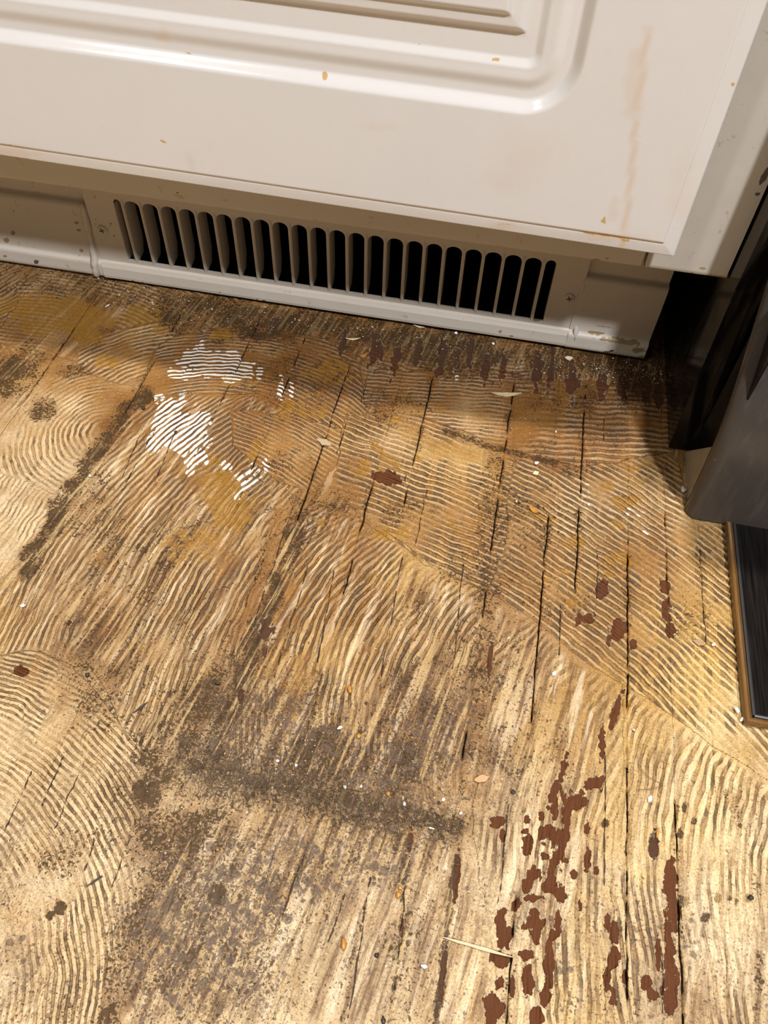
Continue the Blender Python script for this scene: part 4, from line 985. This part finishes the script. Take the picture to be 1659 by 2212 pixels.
crumbs([(743, 2040, .0020, 'on pale streaked glue'), (860, 1935, .0015, 'beside a brown joint in speckled glue'), (775, 1592, .0013, 'on the streaks above the lint strip'), (755, 1492, .0017, 'on the yellow curved ridges'), (864, 1920, .0012, 'touching another amber crumb'),
        (838, 1716, .0013, 'in the lint strip'), (772, 712, .0014, 'in the dark strip below the vent')], M_AMBER, 'small amber brown crumb', 'amber crumbs scattered on the glue')
crumbs([(814, 2064, .0011, 'on pale streaked glue'), (828, 2204, .0014, 'on the pale boards beyond the amber crumb'), (1108, 1712, .0012, 'next to the pinkish wood chip'), (190, 1460, .0014, 'at the top of the round sweep of ridges'), (470, 1478, .0012, 'on the dirty brown streaks'),
        (1620, 1940, .0013, 'in a row of dark spots on cream glue'), (380, 935, .0010, 'among the white painted ridges'), (310, 884, .0014, 'beside the white painted ridges')], M_BLACK, 'small black crumb', 'black crumbs scattered on the glue')
flake(1403, 1727, .0042, .0026, 70, M_WHITE, 'paint_flake', 'bright white paint flake on pale ridges beside a curled hair', 'paint flake')
flake(50, 1310, .0034, .0022, 20, M_WHITE, 'paint_flake', 'white paint flake on the pale yellow smear of glue', 'paint flake')
flake(1196, 1457, .0040, .0020, 60, M_WHITE, 'paint_flake', 'ragged white paint flake beside the long open crack', 'paint flake', None, .0005, .0006)
flake(233, 662, .0048, .0012, 62, M_WHITE, 'paint_flake', 'slim white paint sliver beside the amber stain near the toe kick', 'paint flake')
flake(930, 1790, .0042, .0009, 0, M_WHITE, 'paint_flake', 'slim white sliver on the dark lint strip', 'paint flake')
flake(1228, 776, .0066, .0046, 10, M_CREAM, 'paint_flake', 'round cream flake lying below the right toe kick board', 'paint flake', None, .0008, .0004)
flake(1040, 1684, .0085, .0040, 25, M_WOOD, 'wood_chip', 'pinkish wood chip on speckled cream glue beside the lint strip', 'wood chip', None, .0008, .0003)
flake(1508, 1390, .0075, .0040, -10, simple('tan_chip', (.34, .22, .11), .6), 'wood_chip', 'tan diamond shaped chip on the yellow ridges near the black mat', 'wood chip', None, .0008)
flake(1093, 854, .024, .0045, 12, M_STRAW, 'dried_leaf', 'dried pale brown leaf curl lying across the cream ridges', 'dried leaf', None, .0005, .0018, .9)
flake(1030, 2047, .036, .0014, -3, M_STRAW, 'wood_splinter', 'long straw coloured splinter lying across the pale boards', 'splinter', None, .0010, .0002, .3)
flake(305, 1530, .0100, .0013, 55, M_BLACK, 'wood_splinter', 'dark wood splinter on the pinkish streaked glue', 'splinter', None, .0008, .0002, .8)
flake(205, 1905, .0085, .0010, 48, M_BLACK, 'wood_splinter', 'thin dark splinter on the curved ridges of the round sweep', 'splinter', None, .0007, .0002, .8)
flake(545, 2140, .0140, .0012, 62, simple('brown_splinter', (.13, .07, .045), .6), 'wood_splinter', 'long brown splinter on speckled cream glue', 'splinter', None, .0007, .0002, .8)
flake(762, 735, .0120, .0018, 14, M_CREAM, 'paint_flake', 'curved cream paint peel in the dark strip below the vent', 'paint flake', None, .0006, .0015, .6)
flake(905, 708, .0100, .0016, -8, M_CREAM, 'paint_flake', 'cream paint peel tucked against the foot of the vent grille', 'paint flake', None, .0006, .0010, .6)
flake(785, 772, .0060, .0036, 40, M_AMBER, 'glue_chip', 'yellow brown chip of glue in the dark strip below the vent', 'glue chip', None, .0010, .0012)
flake(1152, 1105, .0085, .0038, -30, M_AMBER, 'glue_chip', 'folded amber glue chip on the grey ridges', 'glue chip', None, .0010, .0016)
flake(1157, 1024, .0046, .0034, 30, M_CREAM, 'paint_flake', 'small cream flake beside a white crumb on grey glue', 'paint flake', None, .0007)
flake(1420, 1800, .0062, .0012, 75, M_AMBER, 'wood_splinter', 'short orange splinter on a dark bare streak', 'splinter', None, .0007)
flake(1290, 1797 + 0, .0040, .0012, 70, M_WOOD, 'wood_splinter', 'short reddish splinter by the bare wood patches', 'splinter', None, .0007)
flake(1098, 1010 + 370, .0032, .0012, 50, M_STRAW, 'wood_splinter', 'tiny straw coloured splinter on the grey dirty boards', 'splinter')
flake(700, 958, .0130, .0050, -18, simple('grey_glue', (.40, .30, .19), .5), 'glue_chip', 'flat tan lump of glue bridging an open crack', 'glue chip', None, .0010)
strand([(1376, 1634), (1380, 1654), (1396, 1678), (1430, 1696), (1404, 1706), (1376, 1708)], .00013, M_HAIR, 'hair', 'dark curled hair lying on the yellow cream ridges', 'hair')
strand([(812, 1615), (840, 1605), (865, 1612), (878, 1640)], .00012, M_HAIR, 'hair', 'short dark hair arched over the brown streaks', 'hair')
strand([(1465, 826), (1478, 831), (1492, 832), (1488, 845), (1486, 862)], .00014, M_LINT, 'lint_thread', 'pale lint thread caught beside the black stove panel', 'thread', None, .004)
strand([(805, 1656), (822, 1672), (836, 1684)], .00013, M_HAIR, 'hair', 'short black hair on the tan streaks above the lint strip', 'hair')
strand([(445, 612), (452, 622), (438, 634)], .0004, M_LINT, 'lint_thread', 'grey lint curl hanging in the dirt at the vent foot', 'thread')
strand([(175, 1605), (182, 1585), (195, 1572)], .00012, M_HAIR, 'hair', 'short curved hair on the fine round ridges', 'hair')

# matted lint strip
def lint():
    rs = np.random.RandomState(5); bm = bmesh.new()
    line = on_floor([(400, 1650), (480, 1668), (560, 1690), (700, 1722), (850, 1758), (990, 1790)])
    seg = np.linalg.norm(np.diff(line, axis=0), axis=1); cum = np.concatenate([[0], np.cumsum(seg)])
    def pick(spread):
        t = rs.rand() * cum[-1]; k = min(np.searchsorted(cum, t) - 1, len(seg) - 1); k = max(k, 0)
        p = line[k] + (line[k + 1] - line[k]) * ((t - cum[k]) / seg[k]); return p + rs.randn(2) * spread
    for _ in range(1300):
        p = pick(.0075); a = rs.rand() * 6.28; L = rs.uniform(.002, .009); b = rs.uniform(-1.2, 1.2)
        z0 = FZ + rs.rand() * .0016
        pts = [(p[0] + L * f * math.cos(a + b * f), p[1] + L * f * math.sin(a + b * f), z0 + rs.rand() * .0005) for f in (0, .35, .7, 1)]
        tube_verts(bm, pts, rs.uniform(.00006, .00013), 3)
    return tag(from_bm('lint_strip', bm, simple('dirty_lint', (.10, .068, .040), .8, var=.6, nscale=90)), 'matted strip of dark brown lint and dirt across the boards', 'lint', None, 'stuff')
lint()
def grit():
    rs = np.random.RandomState(9); bm = bmesh.new()
    areas = [((400, 1650), (990, 1790), 260, .010), ((250, 640), (1420, 800), 700, .012), ((1180, 790), (1430, 815), 260, .008), ((350, 1700), (420, 2100), 160, .02), ((600, 1500), (700, 1650), 90, .02), ((1400, 780), (1440, 800), 60, .008)]
    for a, b, n, sp in areas:
        A, B = on_floor([a, b])
        for _ in range(n):
            p = A + (B - A) * rs.rand() + rs.randn(2) * sp
            if p[1] > -.004 or p[0] > .478: continue
            r = rs.uniform(.00025, .0007) * (2.0 if rs.rand() < .12 else 1); z = FZ + r * .5
            v = [bm.verts.new((p[0] + r * q[0] * rs.uniform(.6, 1.3), p[1] + r * q[1] * rs.uniform(.6, 1.3), z + r * q[2])) for q in ((1, 0, 0), (0, 1, 0), (-1, 0, 0), (0, -1, 0), (0, 0, .8), (0, 0, -.8))]
            for k in range(4): bm.faces.new((v[k], v[(k + 1) % 4], v[4])); bm.faces.new((v[(k + 1) % 4], v[k], v[5]))
    t = NT('grit_grains'); n = t.noise(t.coord(), 330, 2)
    m_ = t.out(t.mix(t.ss(.4, .62, n), (.08, .05, .03), (.62, .50, .34)), .5)
    return tag(from_bm('grit', bm, m_), 'fine pale and brown grit scattered along the toe kick and dirt', 'grit', None, 'stuff')
grit()
